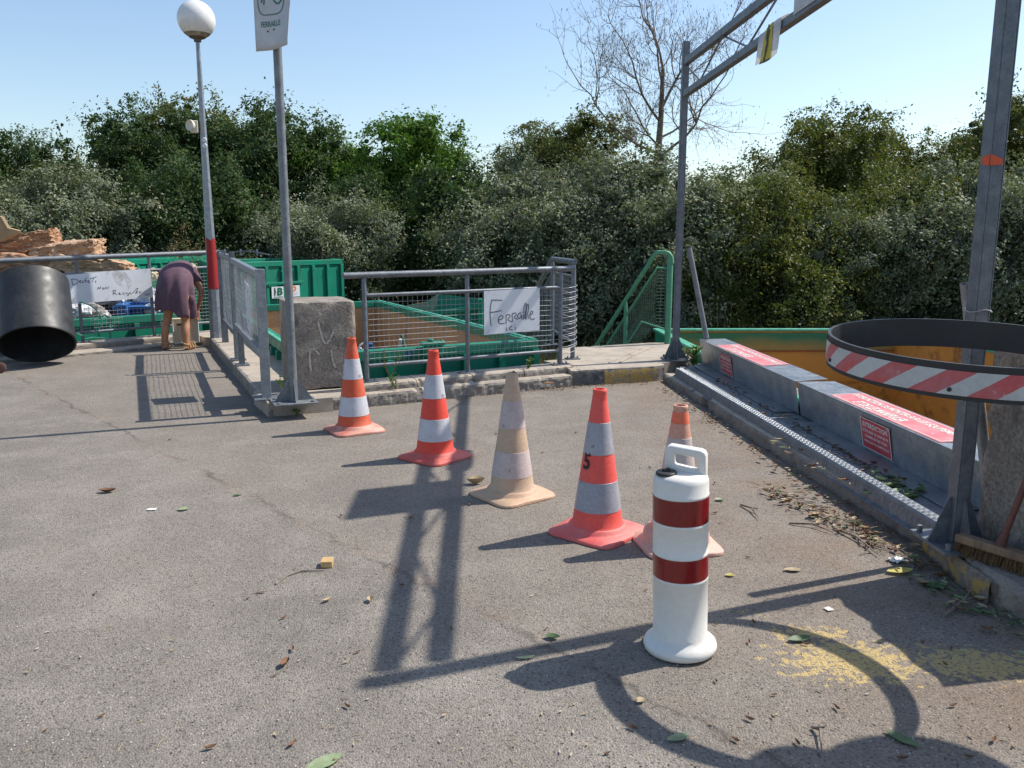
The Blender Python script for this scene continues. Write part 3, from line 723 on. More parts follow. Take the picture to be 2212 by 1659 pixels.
# =================================================================== BROOM
def broom():
    t = thing('broom', (2.05, 3.42, .13), 'old broom with red-brown handle leaning on the dark right-hand block', 'broom')
    a = V((1.965, 3.46, .20)); b = V((2.14, 3.18, .20)); d = (b - a).normalized(); n = V((d.y, -d.x, 0))
    mb = MB(); mb.beam(a, b, .055, .038); mb.build('head', WOOD, t, bevel=.008)
    mb = MB(); random.seed(3)
    for i in range(420):
        s = random.random(); o = random.uniform(-.022, .022); p = a.lerp(b, s) + n * o - V((0,0,.017))
        q = p + n * (o * .7 + random.uniform(-.006, .02)) + d * random.uniform(-.012, .012) + V((0,0,-.052 + random.uniform(0, .01)))
        w = d * .0016; mb.add([p - w, p + w, q + w, q - w], [(0,1,2,3)]); w = n * .0016; mb.add([p - w, p + w, q + w, q - w], [(0,1,2,3)])
    mb.build('bristles', BRISTLE, t)
    mb = MB(); c = a.lerp(b, .55) + V((0,0,.015)); e = V((2.26, 3.22, 1.15)); mb.tube([c, e], .0135, 12); mb.build('handle', HANDLE, t)
    mb = MB(); u = (e - c).normalized(); mb.tube([c + u*.0, c + u*.06], [.022, .016], 12); mb.build('socket', HANDLE, t)
broom()

# =================================================================== CONES
def cone_mat(name, c, dust, amt, fade=None):
    return mat(name, c, dust, rough=.58, ns=7, lo=.58 - amt, hi=.95 - amt * .6, fine=60, famt=.12, bump=.08, c3=fade, c3s=11, c3lo=.6, c3hi=.75)
def cone(label, p, h, body, plate, band, rot, side=.40, top_open=True, bands=((.425,.585),(.135,.285)), hump=False, rb=.130, ragged=0, tipm=None, bandw=None):
    t = thing('traffic_cone', (p[0], p[1], 0), label, 'traffic cone', 'traffic cones in a row across the yard')
    c = V((p[0], p[1], 0)); rt = .031
    rad = lambda z: rb + (rt - rb) * (z - .055) / (h - .055)
    # base plate: rounded square
    mb = MB(); K = 48; rings = [(1.0, .004), (1.0, .016), (.985, .021), (.80, .026), (.80, .026)]
    def sq(a, s):
        e = 7.0; ca, sa = math.cos(a), math.sin(a); r_ = (abs(ca)**e + abs(sa)**e) ** (-1/e); return r_ * s / 2
    prof = [(1, .0, .003), (1, .0, .015), (.985, .0, .020)]
    vs = []
    for (sc, _, z) in prof:
        for k in range(K):
            a = 2*math.pi*k/K; r_ = sq(a, side * sc); w = .003 * math.sin(a * 4 + rot * 3) if z > .01 else 0
            vs.append(c + V((r_*math.cos(a+rot), r_*math.sin(a+rot), z + w)))
    def circ(r_, z):
        for k in range(K):
            a = 2*math.pi*k/K; vs.append(c + V((r_*math.cos(a+rot), r_*math.sin(a+rot), z)))
    if hump:
        for r_, z in ((.175,.024),(.165,.034),(.16,.070),(.150,.084),(.128,.090)): circ(r_, z)
        nr = 8
    else:
        for r_, z in ((.165,.025),(.152,.034),(.147,.048),(.136,.055),(.128,.058)): circ(r_, z)
        nr = 8
    fs = [(i*K+k, i*K+(k+1)%K, (i+1)*K+(k+1)%K, (i+1)*K+k) for i in range(nr-1) for k in range(K)]
    mb.add(vs, fs, True); mb.add(vs[:K], [tuple(range(K-1,-1,-1))]); mb.build('base_plate', plate, t, sharp=60)
    mb = MB(); z0 = .055 if not hump else .088
    pr = [(rb + .006, z0), (rad(z0 + .012), z0 + .012)] + [(rad(z0 + .012 + (h - .03 - z0) * k / 14), z0 + .012 + (h - .03 - z0) * k / 14) for k in range(1, 15)]
    if ragged: pr += [(rt + .001, h - .014), (rt + .004, h - .006), (rt - .004, h)]
    else: pr += [(rt + .004, h - .016), (rt + .004, h - .002), (rt + .002, h), (rt - .005, h), (rt - .007, h - .05)]
    mb.lathe(pr, c, 48)
    if ragged:
        mb.v = [(x, y, z + (.012 * noise.noise(V((x*60, y*60, 0))) if z > h - .02 else 0)) for x, y, z in mb.v]
    bo = mb.build('body', body, t, sharp=50)
    if tipm:
        mb = MB(); mb.lathe([(rad(h - .085) + .0012, h - .085), (rad(h-.03) + .0012, h - .03)], c, 48); mb.build('bright_collar', tipm, t)
    for (b0, b1) in bands:
        z0_, z1_ = b0 * h / .75, b1 * h / .75
        mb = MB(); mb.lathe([(rad(z0_) + .0003, z0_), (rad(z0_) + .0018, z0_ + .001), (rad(z1_) + .0018, z1_ - .001), (rad(z1_) + .0003, z1_)], c, 48); mb.build('reflective_band', band, t)
    return t, rad
ORG1 = cone_mat('dusty_orange_rubber', (.62,.085,.03), (.50,.20,.12), .12)
PL1 = cone_mat('dusty_pink_plate', (.50,.12,.08), (.58,.38,.30), .3)
RED2 = cone_mat('red_orange_rubber', (.75,.060,.035), (.68,.085,.06), .1)
PL2 = cone_mat('red_plate', (.60,.085,.065), (.52,.17,.14), .22)
BEIGE = cone_mat('faded_beige_rubber', (.53,.38,.26), (.46,.33,.23), .15, (.40,.29,.21))
PL3 = cone_mat('faded_beige_plate', (.52,.36,.23), (.50,.29,.20), .2)
RED4 = cone_mat('salmon_red_rubber', (.80,.095,.075), (.74,.13,.105), .12)
PL4 = cone_mat('salmon_plate', (.72,.12,.11), (.62,.22,.19), .2)
PINK5 = cone_mat('washed_pink_rubber', (.62,.28,.20), (.60,.38,.28), .2)
PL5 = cone_mat('washed_pink_plate', (.62,.32,.25), (.56,.38,.31), .25)
TIP5 = cone_mat('bright_orange_collar', (.78,.15,.07), (.72,.26,.15), .1)
BW1 = mat('scuffed_white_band', (.54,.54,.58), (.47,.46,.49), rough=.45, ns=6, famt=.12, bump=.04, c3=(.24,.21,.21), c3s=13, c3lo=.62, c3hi=.70)
BW3 = mat('pinkish_white_band', (.54,.455,.43), (.48,.40,.38), rough=.6, ns=6, famt=.15, bump=.04, c3=(.34,.24,.24), c3s=22, c3lo=.64, c3hi=.72)
BW4 = mat('grey_worn_band', (.30,.31,.36), (.38,.38,.41), rough=.4, ns=5, famt=.15, bump=.04, c3=(.18,.17,.18), c3s=20, c3lo=.64, c3hi=.72)
cone('faded orange traffic cone with dusty base, farthest cone, in front of the concrete block', (-1.243, 6.34), .735, ORG1, PL1, BW1, R(30))
cone('bright red-orange traffic cone with white bands, second from the left', (-.532, 5.53), .748, RED2, PL2, BW1, R(52))
cone('bleached beige traffic cone with pinkish bands and broken tip', (.0, 4.675), .735, BEIGE, PL3, BW3, R(38), ragged=1)
t4, rad4 = cone('salmon red traffic cone with grey bands and a black number 5', (.440, 4.06), .752, RED4, PL4, BW4, R(50))
cone('washed-out pink traffic cone half hidden behind the white bollard', (.812, 3.885), .705, PINK5, PL5, BW3, R(10), side=.385, hump=True, tipm=TIP5)
mb = MB(); zc = .385
def f5(u, v):
    z = zc - .035 + .085 * v; r_ = rad4(z) + .003; a = math.atan2(-.99, -.10) - .78 + (u - .5) * .045 / r_
    return V((.440 + r_ * math.cos(a), 4.06 + r_ * math.sin(a), z))
put_text(mb, '5', f5, .03); mb.build('number', mat('black_number', (.02,.015,.015), rough=.6, famt=0, bump=0), t4)

# =================================================================== DELINEATOR BOLLARD
def bollard():
    c = V((.622, 2.835, 0)); r = .0985
    t = thing('bollard', tuple(c), 'white plastic bollard with two dark red bands and a carrying handle, nearest object', 'bollard')
    mb = MB(); mb.lathe([(.0, .004), (.118, .004), (.130, .010), (.134, .022), (.130, .036), (.118, .047), (.107, .056), (r, .066), (r, .285), (r + .0015, .287), (r + .0015, .292), (r, .294), (r, .380), (r+.0015, .382), (r+.0015,.387), (r,.389), (r, .493), (r+.0015,.495), (r+.0015,.500), (r,.502), (r, .598), (r+.0015,.600), (r+.0015,.605), (r,.607), (r, .650), (.094, .664), (.084, .673), (.06, .678), (0, .680)], c, 64)
    body = mb.build('body', WHITE_PL, t, sharp=60)
    for z0, z1 in ((.296, .379), (.504, .597)):
        mb = MB(); mb.lathe([(r + .0004, z0), (r + .0012, z0 + .001), (r + .0012, z1 - .001), (r + .0004, z1)], c, 64); mb.build('red_band', RED_BAND, t)
    # arched handle
    u = V((.92, -.38, 0)).normalized(); n = V((-u.y, u.x, 0)); o = c + n * .02 + V((0,0,.672))
    out = [(-.060,-.012), (.088,-.03), (.088,.070), (.082,.082), (.070,.088), (-.038,.100), (-.052,.094), (-.058,.082)]
    inn = [(-.026,.028), (.060,.014), (.060,.052), (.054,.059), (.048,.061), (-.020,.069), (-.026,.064), (-.028,.056)]
    mb = MB(); vs = []; w = .023
    for sgn in (-1, 1):
        for L in (out, inn):
            for (a, b) in L: vs.append(o + u * a + n * (sgn * w) + V((0,0,b)))
    k = 8; fs = []
    for i in range(k):
        j = (i + 1) % k
        fs += [(i, i + k, j + k, j), (2*k + i, 2*k + j, 3*k + j, 3*k + i), (i, j, 2*k + j, 2*k + i), (k + i, 3*k + i, 3*k + j, k + j)]
    mb.add(vs, fs, True); h = mb.build('handle', WHITE_PL, t, bevel=.009, sharp=30, seg=3)
    mb = MB(); q = c - n * .034 - u * .045 + V((0,0,.674)); mb.lathe([(0,.012), (.034,.012), (.037,.009), (.037,.0)], q, 32); 
    mb.box(q + V((0,0,.017)), (.026,.012,.010), .5); mb.build('filler_cap', BLACKP, t)
    t.rotation_euler = (0, R(-1.7), 0)
bollard()

# =================================================================== RAILINGS
def mesh_panel(mb, a, b, z0a, z1a, pitch=.048, r=.0022, z0b=None, z1b=None, seed=0, wob=0.0):
    """welded wire panel between ground points a, b"""
    z0b = z0a if z0b is None else z0b; z1b = z1a if z1b is None else z1b
    L = (V(b) - V(a)).length; n = int(L / pitch); m = int((z1a - z0a) / pitch)
    nr = (V(b) - V(a)).cross(V((0,0,1))).normalized()
    def P(u, v):
        z = (z0a + (z1a - z0a) * v) * (1-u) + (z0b + (z1b - z0b) * v) * u
        p = V(a).lerp(V(b), u); w = wob * noise.noise(V((u * 4, v * 4, seed)))
        return V((p.x, p.y, z)) + nr * w
    st = 8 if wob else 1
    for i in range(1, n):
        u = i / n; mb.tube([P(u, k / st) for k in range(st + 1)], r * 1.0, 4, cap=False, smooth=False)
    for j in range(1, m):
        v = j / m; mb.tube([P(k / st, v) + nr * r for k in range(st + 1)], r, 4, cap=False, smooth=False)
def middle_rail():
    P = [V((-1.325, 7.42, 0)), V((-.43, 7.945, 0)), V((.50, 8.47, 0))]; zb = .195; zt = 1.165
    t = thing('railing', tuple(P[1] + V((0,0,zb))), 'grey tube railing with wire mesh in the middle, hung with the Ferraille board', 'railing')
    d = (P[2] - P[0]).normalized()
    for p in P:
        mb = MB(); mb.tube([p + V((0,0,zb)), p + V((0,0,zt - .04)), p + V((0,0,zt))], [.022, .022, .013], 14); po = mb.build('post', GALV_D, t)
        mb = MB(); plate_posts(mb, p.x, p.y, zb, .20, .08, .010, math.atan2(d.y, d.x)); mb.build('foot_plate', GALV_D, po)
    mb = MB(); a = P[0] - d * .19 + V((0,0,zt)); b = P[2] + d * .16 + V((0,0,zt + .02)); mb.tube([a, b], .029, 18); mb.build('top_rail', GALV_D, t)
    mb = MB(); mb.tube([P[0] + d*.02 + V((0,0,.985)), P[2] + V((0,0,.995))], .019, 14); mb.build('middle_rail', GALV_D, t)
    mb = MB(); mb.tube([P[0] + d*.02 + V((0,0,.345)), P[2] + V((0,0,.345))], .017, 14); mb.build('bottom_rail', GALV_D, t)
    for k in range(2):
        mb = MB(); mesh_panel(mb, P[k] + d*.03, P[k+1] - d*.03, .36, .97, .047, .0021, seed=k, wob=.01); mb.build('wire_mesh', WIRE, t)
    return P, d
PM, DM = middle_rail()
def ferraille_board():
    f = DM.cross(V((0,0,1))).normalized()
    if f.y > 0: f = -f
    # board spans between bearings 1045 and 1168 on the rail line
    def on(px, py):
        # intersect bearing with the vertical plane of the rail, just in front
        a = bearing(px, py); o = PM[0] + f * .032; n = f
        tt = (o - V((0,0,EYE))).dot(n) / V(a).dot(n); return V((0,0,EYE)) + V(a) * tt
    TL = on(1045.5, 629); TR = on(1166, 623.5); BL = on(1047.5, 723.5)
    U = V((TR.x - TL.x, TR.y - TL.y, 0)); Z = V((0,0, TL.z - BL.z)); TL = V((TL.x, TL.y, TL.z))
    t = thing('ferraille_board', tuple(TL - Z), 'white board with handwritten Ferraille ici, wired to the middle railing', 'sign')
    mb = MB(); th = f * .004
    sl = V((0,0,.012))
    c = [TL - Z, TL - Z + U + sl, TL + U + sl, TL]
    mb.hexa([c[0], c[1], c[1] - th, c[0] - th, c[3], c[2], c[2] - th, c[3] - th]); mb.build('board', BOARD, t)
    o = V((272, 532)); Uc = V((450, -20)); Vc = V((11, 354)); det = Uc.x*Vc.y - Uc.y*Vc.x
    def mp(p):
        q = V(p) - o; u = (q.x*Vc.y - q.y*Vc.x) / det; v = (Uc.x*q.y - Uc.y*q.x) / det
        return TL + U * u - Z * v + sl * u + f * .0012
    S = [[(418,608),(370,605),(330,604)], [(333,605),(322,690),(328,760),(335,815)], [(325,705),(370,700),(415,692)],
         [(387,772),(432,757),(425,733),(400,735),(388,765),(398,803),(442,795)], [(455,802),(452,730)], [(452,732),(482,722),(488,748),(457,765),(502,788)],
         [(507,788),(500,722)], [(500,722),(530,710),(537,736),(510,752),(548,768)], [(572,713),(548,722),(543,750),(562,766),(575,745),(571,713),(582,772)],
         [(590,732),(594,772)], [(586,708),(589,713)], [(602,765),(595,700),(598,645),(610,632),(615,665),(608,720),(613,772)],
         [(618,772),(614,700),(620,652),(630,640),(635,670),(627,728),(637,768)], [(645,738),(674,722),(668,700),(652,708),(644,745),(658,776),(690,768)],
         [(457,830),(459,860)], [(457,812),(459,817)], [(506,824),(484,830),(480,850),(508,854)], [(528,828),(531,857)], [(527,810),(528,816)]]
    mb = MB()
    for s in S: mb.stroke([mp(p) for p in s], .0095, f)
    mb.build('handwriting', INK, t)
    for p in ((300,548),(700,535),(305,870),(712,830)):
        a = mp(p); mb = MB(); mb.tube([a, a + f*.008 + V((.012,0,.012)), a + f*.004 + V((.02,0,.035))], .0018, 5); mb.build('tie_wire', WIRE, t)
ferraille_board()
# coil of wire closing the gap + stair rails
def stair_rails():
    base = .168; sl = 1.0
    # grey rail
    a = V((.672, 9.06, 0)); b = V((.50, 10.28, 0)); dn = V((-.47, .883, 0)); zt = 1.235
    t = thing('stair_rail', tuple(a + V((0,0,base))), 'grey stair rail with wire mesh on the left of the steps', 'stair rail')
    e = b + dn * 1.7
    mb = MB(); mb.tube([a - (b-a).normalized()*.06 + V((0,0,zt)), b + V((0,0,zt)), b + dn*.03 + V((0,0,zt - .02)), e + V((0,0,zt - 1.75))], .031, 18); mb.build('handrail', GALV_D, t)
    for p in (a, b):
        mb = MB(); mb.tube([p + V((0,0,base)), p + V((0,0,zt - .07)), p + V((0,0,zt))], [.026,.026,.014], 14); po = mb.build('post', GALV_D, t)
        mb = MB(); plate_posts(mb, p.x, p.y, base, .15, .12, .012, .2); mb.build('foot_plate', GALV_D, po)
    m = b + dn * 1.0; mb = MB(); mb.tube([m + V((0,0,-.9)), m + V((0,0,zt - 1.02))], .022, 12); mb.build('post', GALV_D, t)
    mb = MB(); mb.tube([a + V((0,0,zt - .16)), b + V((0,0,zt - .16)), e + V((0,0,zt - 1.91))], .016, 10); mb.build('upper_bar', GALV_D, t)
    mb = MB(); mb.tube([a + V((0,0,.36)), b + V((0,0,.36)), e + V((0,0,-1.39))], .016, 10); mb.build('lower_bar', GALV_D, t)
    mb = MB(); mesh_panel(mb, a, b, .38, zt - .17, .047, .0022, seed=4); mesh_panel(mb, b, e, .38, zt - .17, .042, .0024, -1.37, zt - 1.92, seed=5, wob=.02)
    mb.build('wire_mesh', WIRE, t)
    # green rail
    a = V((1.975, 10.40, 0)); dn = V((-.50, .866, 0)); b = a + V((-.15, .04, 0)); zt = 1.315; e = b + dn * 1.65
    t = thing('stair_rail', tuple(a + V((0,0,base))), 'green painted stair rail with wire mesh on the right of the steps', 'stair rail')
    mb = MB(); mb.tube([a + V((.02,-.02,zt - .14)), a + V((.012,-.01,zt - .06)), a + V((-.02,0,zt - .015)), a + V((-.07,.01,zt)), b + V((0,0,zt)), b + dn*.04 + V((-.01,0,zt - .03)), e + V((0,0,zt - 1.72))], .028, 18); mb.build('handrail', GREEN_RAIL, t)
    mb = MB(); mb.tube([a + V((0,0,base)), a + V((0,0,zt - .1)), a + V((0,0,zt - .03))], [.040,.040,.022], 16); po = mb.build('post', GREEN_RAIL, t)
    for s in (.62, 1.22):
        m = b + dn * s; mb = MB(); mb.tube([m + V((0,0,base - s*1.05 - .3)), m + V((0,0,zt - s*1.03 - .12)), m + V((0,0,zt - s*1.03))], [.026,.026,.015], 12); mb.build('post', GREEN_RAIL, t)
    mb = MB(); mb.tube([a + V((0,0,zt - .20)), b + V((0,0,zt - .19)), e + V((0,0,zt - 1.95))], .015, 10); mb.build('upper_bar', GREEN_RAIL, t)
    k = b + dn * .28
    mb = MB(); mb.tube([a + V((0,0,.34)), k + V((0,0,.42)), e + V((0,0,-1.12))], .015, 10); mb.build('lower_bar', GREEN_RAIL, t)
    gw = mat('green_wire', (.16,.26,.20), rough=.5, metal=.2, famt=.3)
    mb = MB(); mesh_panel(mb, a, b, .36, zt - .20, .04, .0024, seed=6); mesh_panel(mb, b, e, .40, zt - .20, .042, .0026, -1.1, zt - 1.95, seed=7, wob=.02); mb.build('wire_mesh', gw, t)
    # loose curled mesh between rail end and grey stair post
    t2 = thing('curled_wire_mesh', (.57, 8.75, .2), 'loose strip of curled wire mesh between the middle railing and grey stair post', 'wire mesh')
    p = PM[2]; q = V((.672, 9.06, 0)); mb = MB(); nr = V((.9, -.35, 0))
    for i in range(17):
        z = .30 + i * .042
        pts = [p.lerp(q, s) + nr * (.10 * math.sin(s * math.pi * .95)) + V((0,0,z + .012 * math.sin(i * 2.1) + .02 * s)) for s in [k / 8 for k in range(9)]]
        mb.tube(pts, .0028, 5, cap=False)
        if i % 2 == 0: mb.tube([p + V((0,0,z)), p.lerp(q, .5) + V((0,0,z - .04)), q + V((0,0,z - .09))], .0018, 4, cap=False)
    mb.build('wires', mat('bright_wire', (.5,.5,.5), rough=.4, metal=.4, famt=.1), t2)
    for s in (.55, .75): pass
stair_rails()

def left_rail():
    zb = .125
    t = thing('railing', tuple(L0 + DU * 2 + V((0,0,zb))), 'grey tube railing with wire mesh at the left, behind the bending woman', 'railing')
    top = lambda s: V((*(L0 + DU * s)[:2], 1.283 - .024 * s))
    mb = MB(); mb.tube([top(-.05), top(15)], .034, 18); mb.build('top_rail', GALV_D, t)
    mb = MB(); mb.tube([top(0) - V((0,0,.21)), top(15) - V((0,0,.21))], .021, 14); mb.build('middle_rail', GALV_D, t)
    mb = MB(); mb.tube([L0 + V((0,0,.27)), L0 + DU * 15 + V((0,0,.20))], .019, 14); mb.build('bottom_rail', GALV_D, t)
    ps = [.05, .98, 1.92, 2.85, 3.8, 4.8, 5.8, 6.8]
    for s in ps:
        p = L0 + DU * s; mb = MB(); mb.tube([p + V((0,0,zb)), V((p.x, p.y, top(s).z))], .021, 14); po = mb.build('post', GALV_D, t)
        mb = MB(); plate_posts(mb, p.x, p.y, zb, .2, .09, .01, math.atan2(DU.y, DU.x)); mb.build('foot_plate', GALV_D, po)
    for k in range(6):
        a = L0 + DU * ps[k]; b = L0 + DU * ps[k+1]
        mb = MB(); mesh_panel(mb, a, b, .27, 1.04 - .03 * ps[k], .05, .0023, .26, 1.04 - .03*ps[k+1], seed=20 + k, wob=.012); mb.build('wire_mesh', WIRE, t)
left_rail()
def dechets_board():
    f = -NU
    def on(px, py, off=.036):
        a = bearing(px, py); o = L0 + f * off
        tt = (o - V((0,0,EYE))).dot(f) / V(a).dot(f); return V((0,0,EYE)) + V(a) * tt
    TL = on(135.6, 594.5); TR = on(324.5, 579.8); BR = on(330.5, 642); BL = on(144, 658)
    t = thing('dechets_board', tuple(BL), 'long white board with handwritten Dechets non recyclés ici, wired to the left railing', 'sign')
    th = f * .004; mb = MB(); mb.hexa([BL, BR, BR - th, BL - th, TL, TR, TR - th, TL - th])
    BD = mat('stained_white_board', (.64,.67,.72), (.56,.59,.63), rough=.55, ns=3, famt=.06, bump=.03, c3=(.38,.36,.35), c3s=5, c3lo=.66, c3hi=.78)
    mb.build('board', BD, t)
    def mp(p, o=.0012):
        u = (p[0] - 5 - (p[1]-240)/560*75) / 1650; v = (p[1] - 240 + u * 130) / (560 - 10*u)
        return TL.lerp(TR, u).lerp(BL.lerp(BR, u), v) + f * o
    circ = lambda x, y, r: [(x + r*math.cos(a), y + r*math.sin(a)) for a in [k*math.pi/4 for k in range(9)]]
    S = [[(165,312),(170,370),(178,428)], [(150,322),(230,310),(288,345),(262,400),(180,430)], [(300,362),(332,350),(320,335),(300,355),(310,390),(345,380)],
         [(378,340),(352,360),(356,385),(388,378)], [(432,283),(402,320),(405,382)], [(405,350),(430,335),(442,378)], [(455,360),(482,350),(470,336),(455,360),(465,383),(497,375)],
         [(490,310),(550,290),(612,270)], [(562,290),(545,330),(532,372)], [(604,348),(582,356),(602,368),(585,380)], [(640,515),(640,460),(685,510),(690,455)], circ(738,495,15),
         [(775,510),(775,462),(830,505),(832,455)], [(925,530),(930,622)], [(915,535),(970,524),(978,560),(930,580),(1002,612)], [(1030,600),(1062,590),(1050,570),(1030,590),(1040,612),(1085,605)],
         [(1132,568),(1110,585),(1115,607),(1152,600)], [(1165,570),(1185,602),(1215,570),(1228,620),(1205,638),(1192,622)], [(1262,560),(1240,580),(1250,602),(1282,590)],
         [(1300,590),(1370,500),(1412,478),(1375,560),(1352,588)], [(1370,570),(1402,555),(1390,545),(1370,570),(1400,588)], [(1442,548),(1425,560),(1452,575),(1430,588),(1477,550)],
         [(1498,603),(1502,607)], [(1550,590),(1555,632)], [(1547,568),(1549,574)], [(1602,583),(1578,600),(1585,627),(1612,618),(1614,590)], [(1635,580),(1641,622)], [(1632,557),(1634,563)]]
    mb = MB()
    for s in S: mb.stroke([mp(p) for p in s], .0085, f)
    mb.build('handwriting', INK, t)
    # grey smear
    smear = mat('grey_smear', (.42,.40,.39), (.60,.62,.65), rough=.8, ns=9, lo=.4, hi=.6, famt=.3, bump=0)
    mb = MB(); poly = [(890,190),(960,165),(1060,160),(1150,190),(1200,250),(1280,350),(1270,470),(1220,520),(1180,400),(1130,300),(1080,420),(1150,460),(1030,430),(960,360),(905,260)]
    mb.add([mp(p, .0006) for p in poly], [tuple(range(len(poly)))]); mb.build('smear', smear, t)
    for p in ((50,290),(840,180),(1580,140),(165,770),(825,700)):
        a = mp(p); mb = MB(); mb.tube([a, a + f*.01 + V((.01,0,.02)), a + V((.015,0,.06))], .002, 5); mb.build('tie_wire', WIRE, t)
dechets_board()

# =================================================================== LEANING MESH BARRIER (galvanised frame)
def barrier():
    t = thing('mesh_barrier', (-2.6, 8.1, .125), 'galvanised frame barrier with wire mesh and small notice, receding behind the sign pole', 'barrier')
    a = V((-2.13, 7.02, 0)); b = V((-3.12, 9.30, 0)); d = (b - a).normalized(); n = V((-d.y, d.x, 0)); z0, z1 = .50, 1.215
    za = .125
    z1b = 1.275; z0b = .52
    mb = MB(); mb.box((a.x, a.y, (za + z1 + .02)/2), (.075, .075, z1 + .02 - za), math.atan2(d.y, d.x)); po = mb.build('post', GALV, t, bevel=.004)
    mb = MB(); plate_posts(mb, a.x, a.y, za, .26, .22, .012, math.atan2(d.y, d.x)); mb.build('foot_plate', GALV_D, po)
    mb = MB(); mb.box((b.x, b.y, (za + z1b)/2), (.06, .06, z1b - za), math.atan2(d.y, d.x)); po = mb.build('post', GALV, t, bevel=.004)
    mb = MB(); plate_posts(mb, b.x, b.y, za, .2, .16, .012, math.atan2(d.y, d.x)); mb.build('foot_plate', GALV_D, po)
    c = b - d * .42; mb = MB(); mb.box((c.x, c.y, (za + z0b)/2), (.06, .06, z0b - za), math.atan2(d.y, d.x)); po = mb.build('leg', GALV_D, t, bevel=.004)
    mb = MB(); plate_posts(mb, c.x, c.y, za, .2, .14, .012, math.atan2(d.y, d.x)); mb.build('foot_plate', GALV_D, po)
    mb = MB(); mb.beam(a + d*.04 + V((0,0,z1 - .03)), b + V((0,0,z1b - .03)), .055, .06); mb.build('top_bar', GALV, t, bevel=.004)
    mb = MB(); mb.beam(a + d*.04 + V((0,0,z0)), b + V((0,0,z0b)), .055, .05); mb.build('bottom_bar', GALV, t, bevel=.004)
    mb = MB(); mesh_panel(mb, a + d*.05, b, z0, z1 - .05, .052, .0026, z0b, z1b - .05, seed=30, wob=.012); mb.build('wire_mesh', WIRE, t)
    f = -n if n.x > 0 else n
    s0, s1 = .70, 1.02
    P = lambda s, z: a + d * s + f * .03 + V((0,0,z))
    mb = MB(); mb.hexa([P(s0,.60), P(s1,.64), P(s1,.64) - f*.003, P(s0,.60) - f*.003, P(s0,1.06), P(s1,1.10), P(s1,1.10) - f*.003, P(s0,1.06) - f*.003]); nb = mb.build('notice', BOARD, t)
    mb = MB(); 
    for k, (s, z) in enumerate(((.95,1.02),(.75,1.0),(.93,.92),(.93,.82),(.8,.72),(.92,.68))):
        mb = MB(); mb.stroke([P(s, z) + f*.003, P(s + .03, z + .006) + f*.003], .012, f); mb.build('ink_mark', INK, nb)
    # second, rear leaf of the barrier, offset behind, and stays with bolts on top
    t2 = thing('mesh_barrier', (-3.5, 10.1, .125), 'second galvanised barrier frame behind, between lamp post and the nearer barrier', 'barrier')
    a2 = b + d * .10 - n * .0; b2 = b + d * 1.75
    for p, w in ((a2, .06), (b2, .08)):
        mb = MB(); mb.box((p.x, p.y, (za + 1.33)/2), (w, w, 1.33 - za), math.atan2(d.y, d.x)); mb.build('post', GALV_D, t2, bevel=.004)
    mb = MB(); mb.beam(a2 + V((0,0,1.27)), b2 + V((0,0,1.28)), .05, .06); mb.build('top_bar', GALV, t2, bevel=.004)
    mb = MB(); mb.beam(a2 + V((0,0,.42)), b2 + V((0,0,.42)), .05, .05); mb.build('bottom_bar', GALV_D, t2, bevel=.004)
    mb = MB(); mesh_panel(mb, a2, b2, .43, 1.25, .06, .0028, seed=31, wob=.02); mb.build('wire_mesh', WIRE, t2)
    mb = MB(); q = b + V((.25, -.15, 1.30)); mb.tube([b + V((-.15,.1,1.33)), b + V((.2,-.05,1.35)), b + V((.45,-.12,1.31))], .008, 6)
    for k in range(3): p = b + V((-.1 + k*.2, .05 - k*.06, 1.30)); mb.cyl(p, p + V((0,0,.07)), .011, 6)
    mb.build('threaded_rod', GALV_D, t2)
barrier()

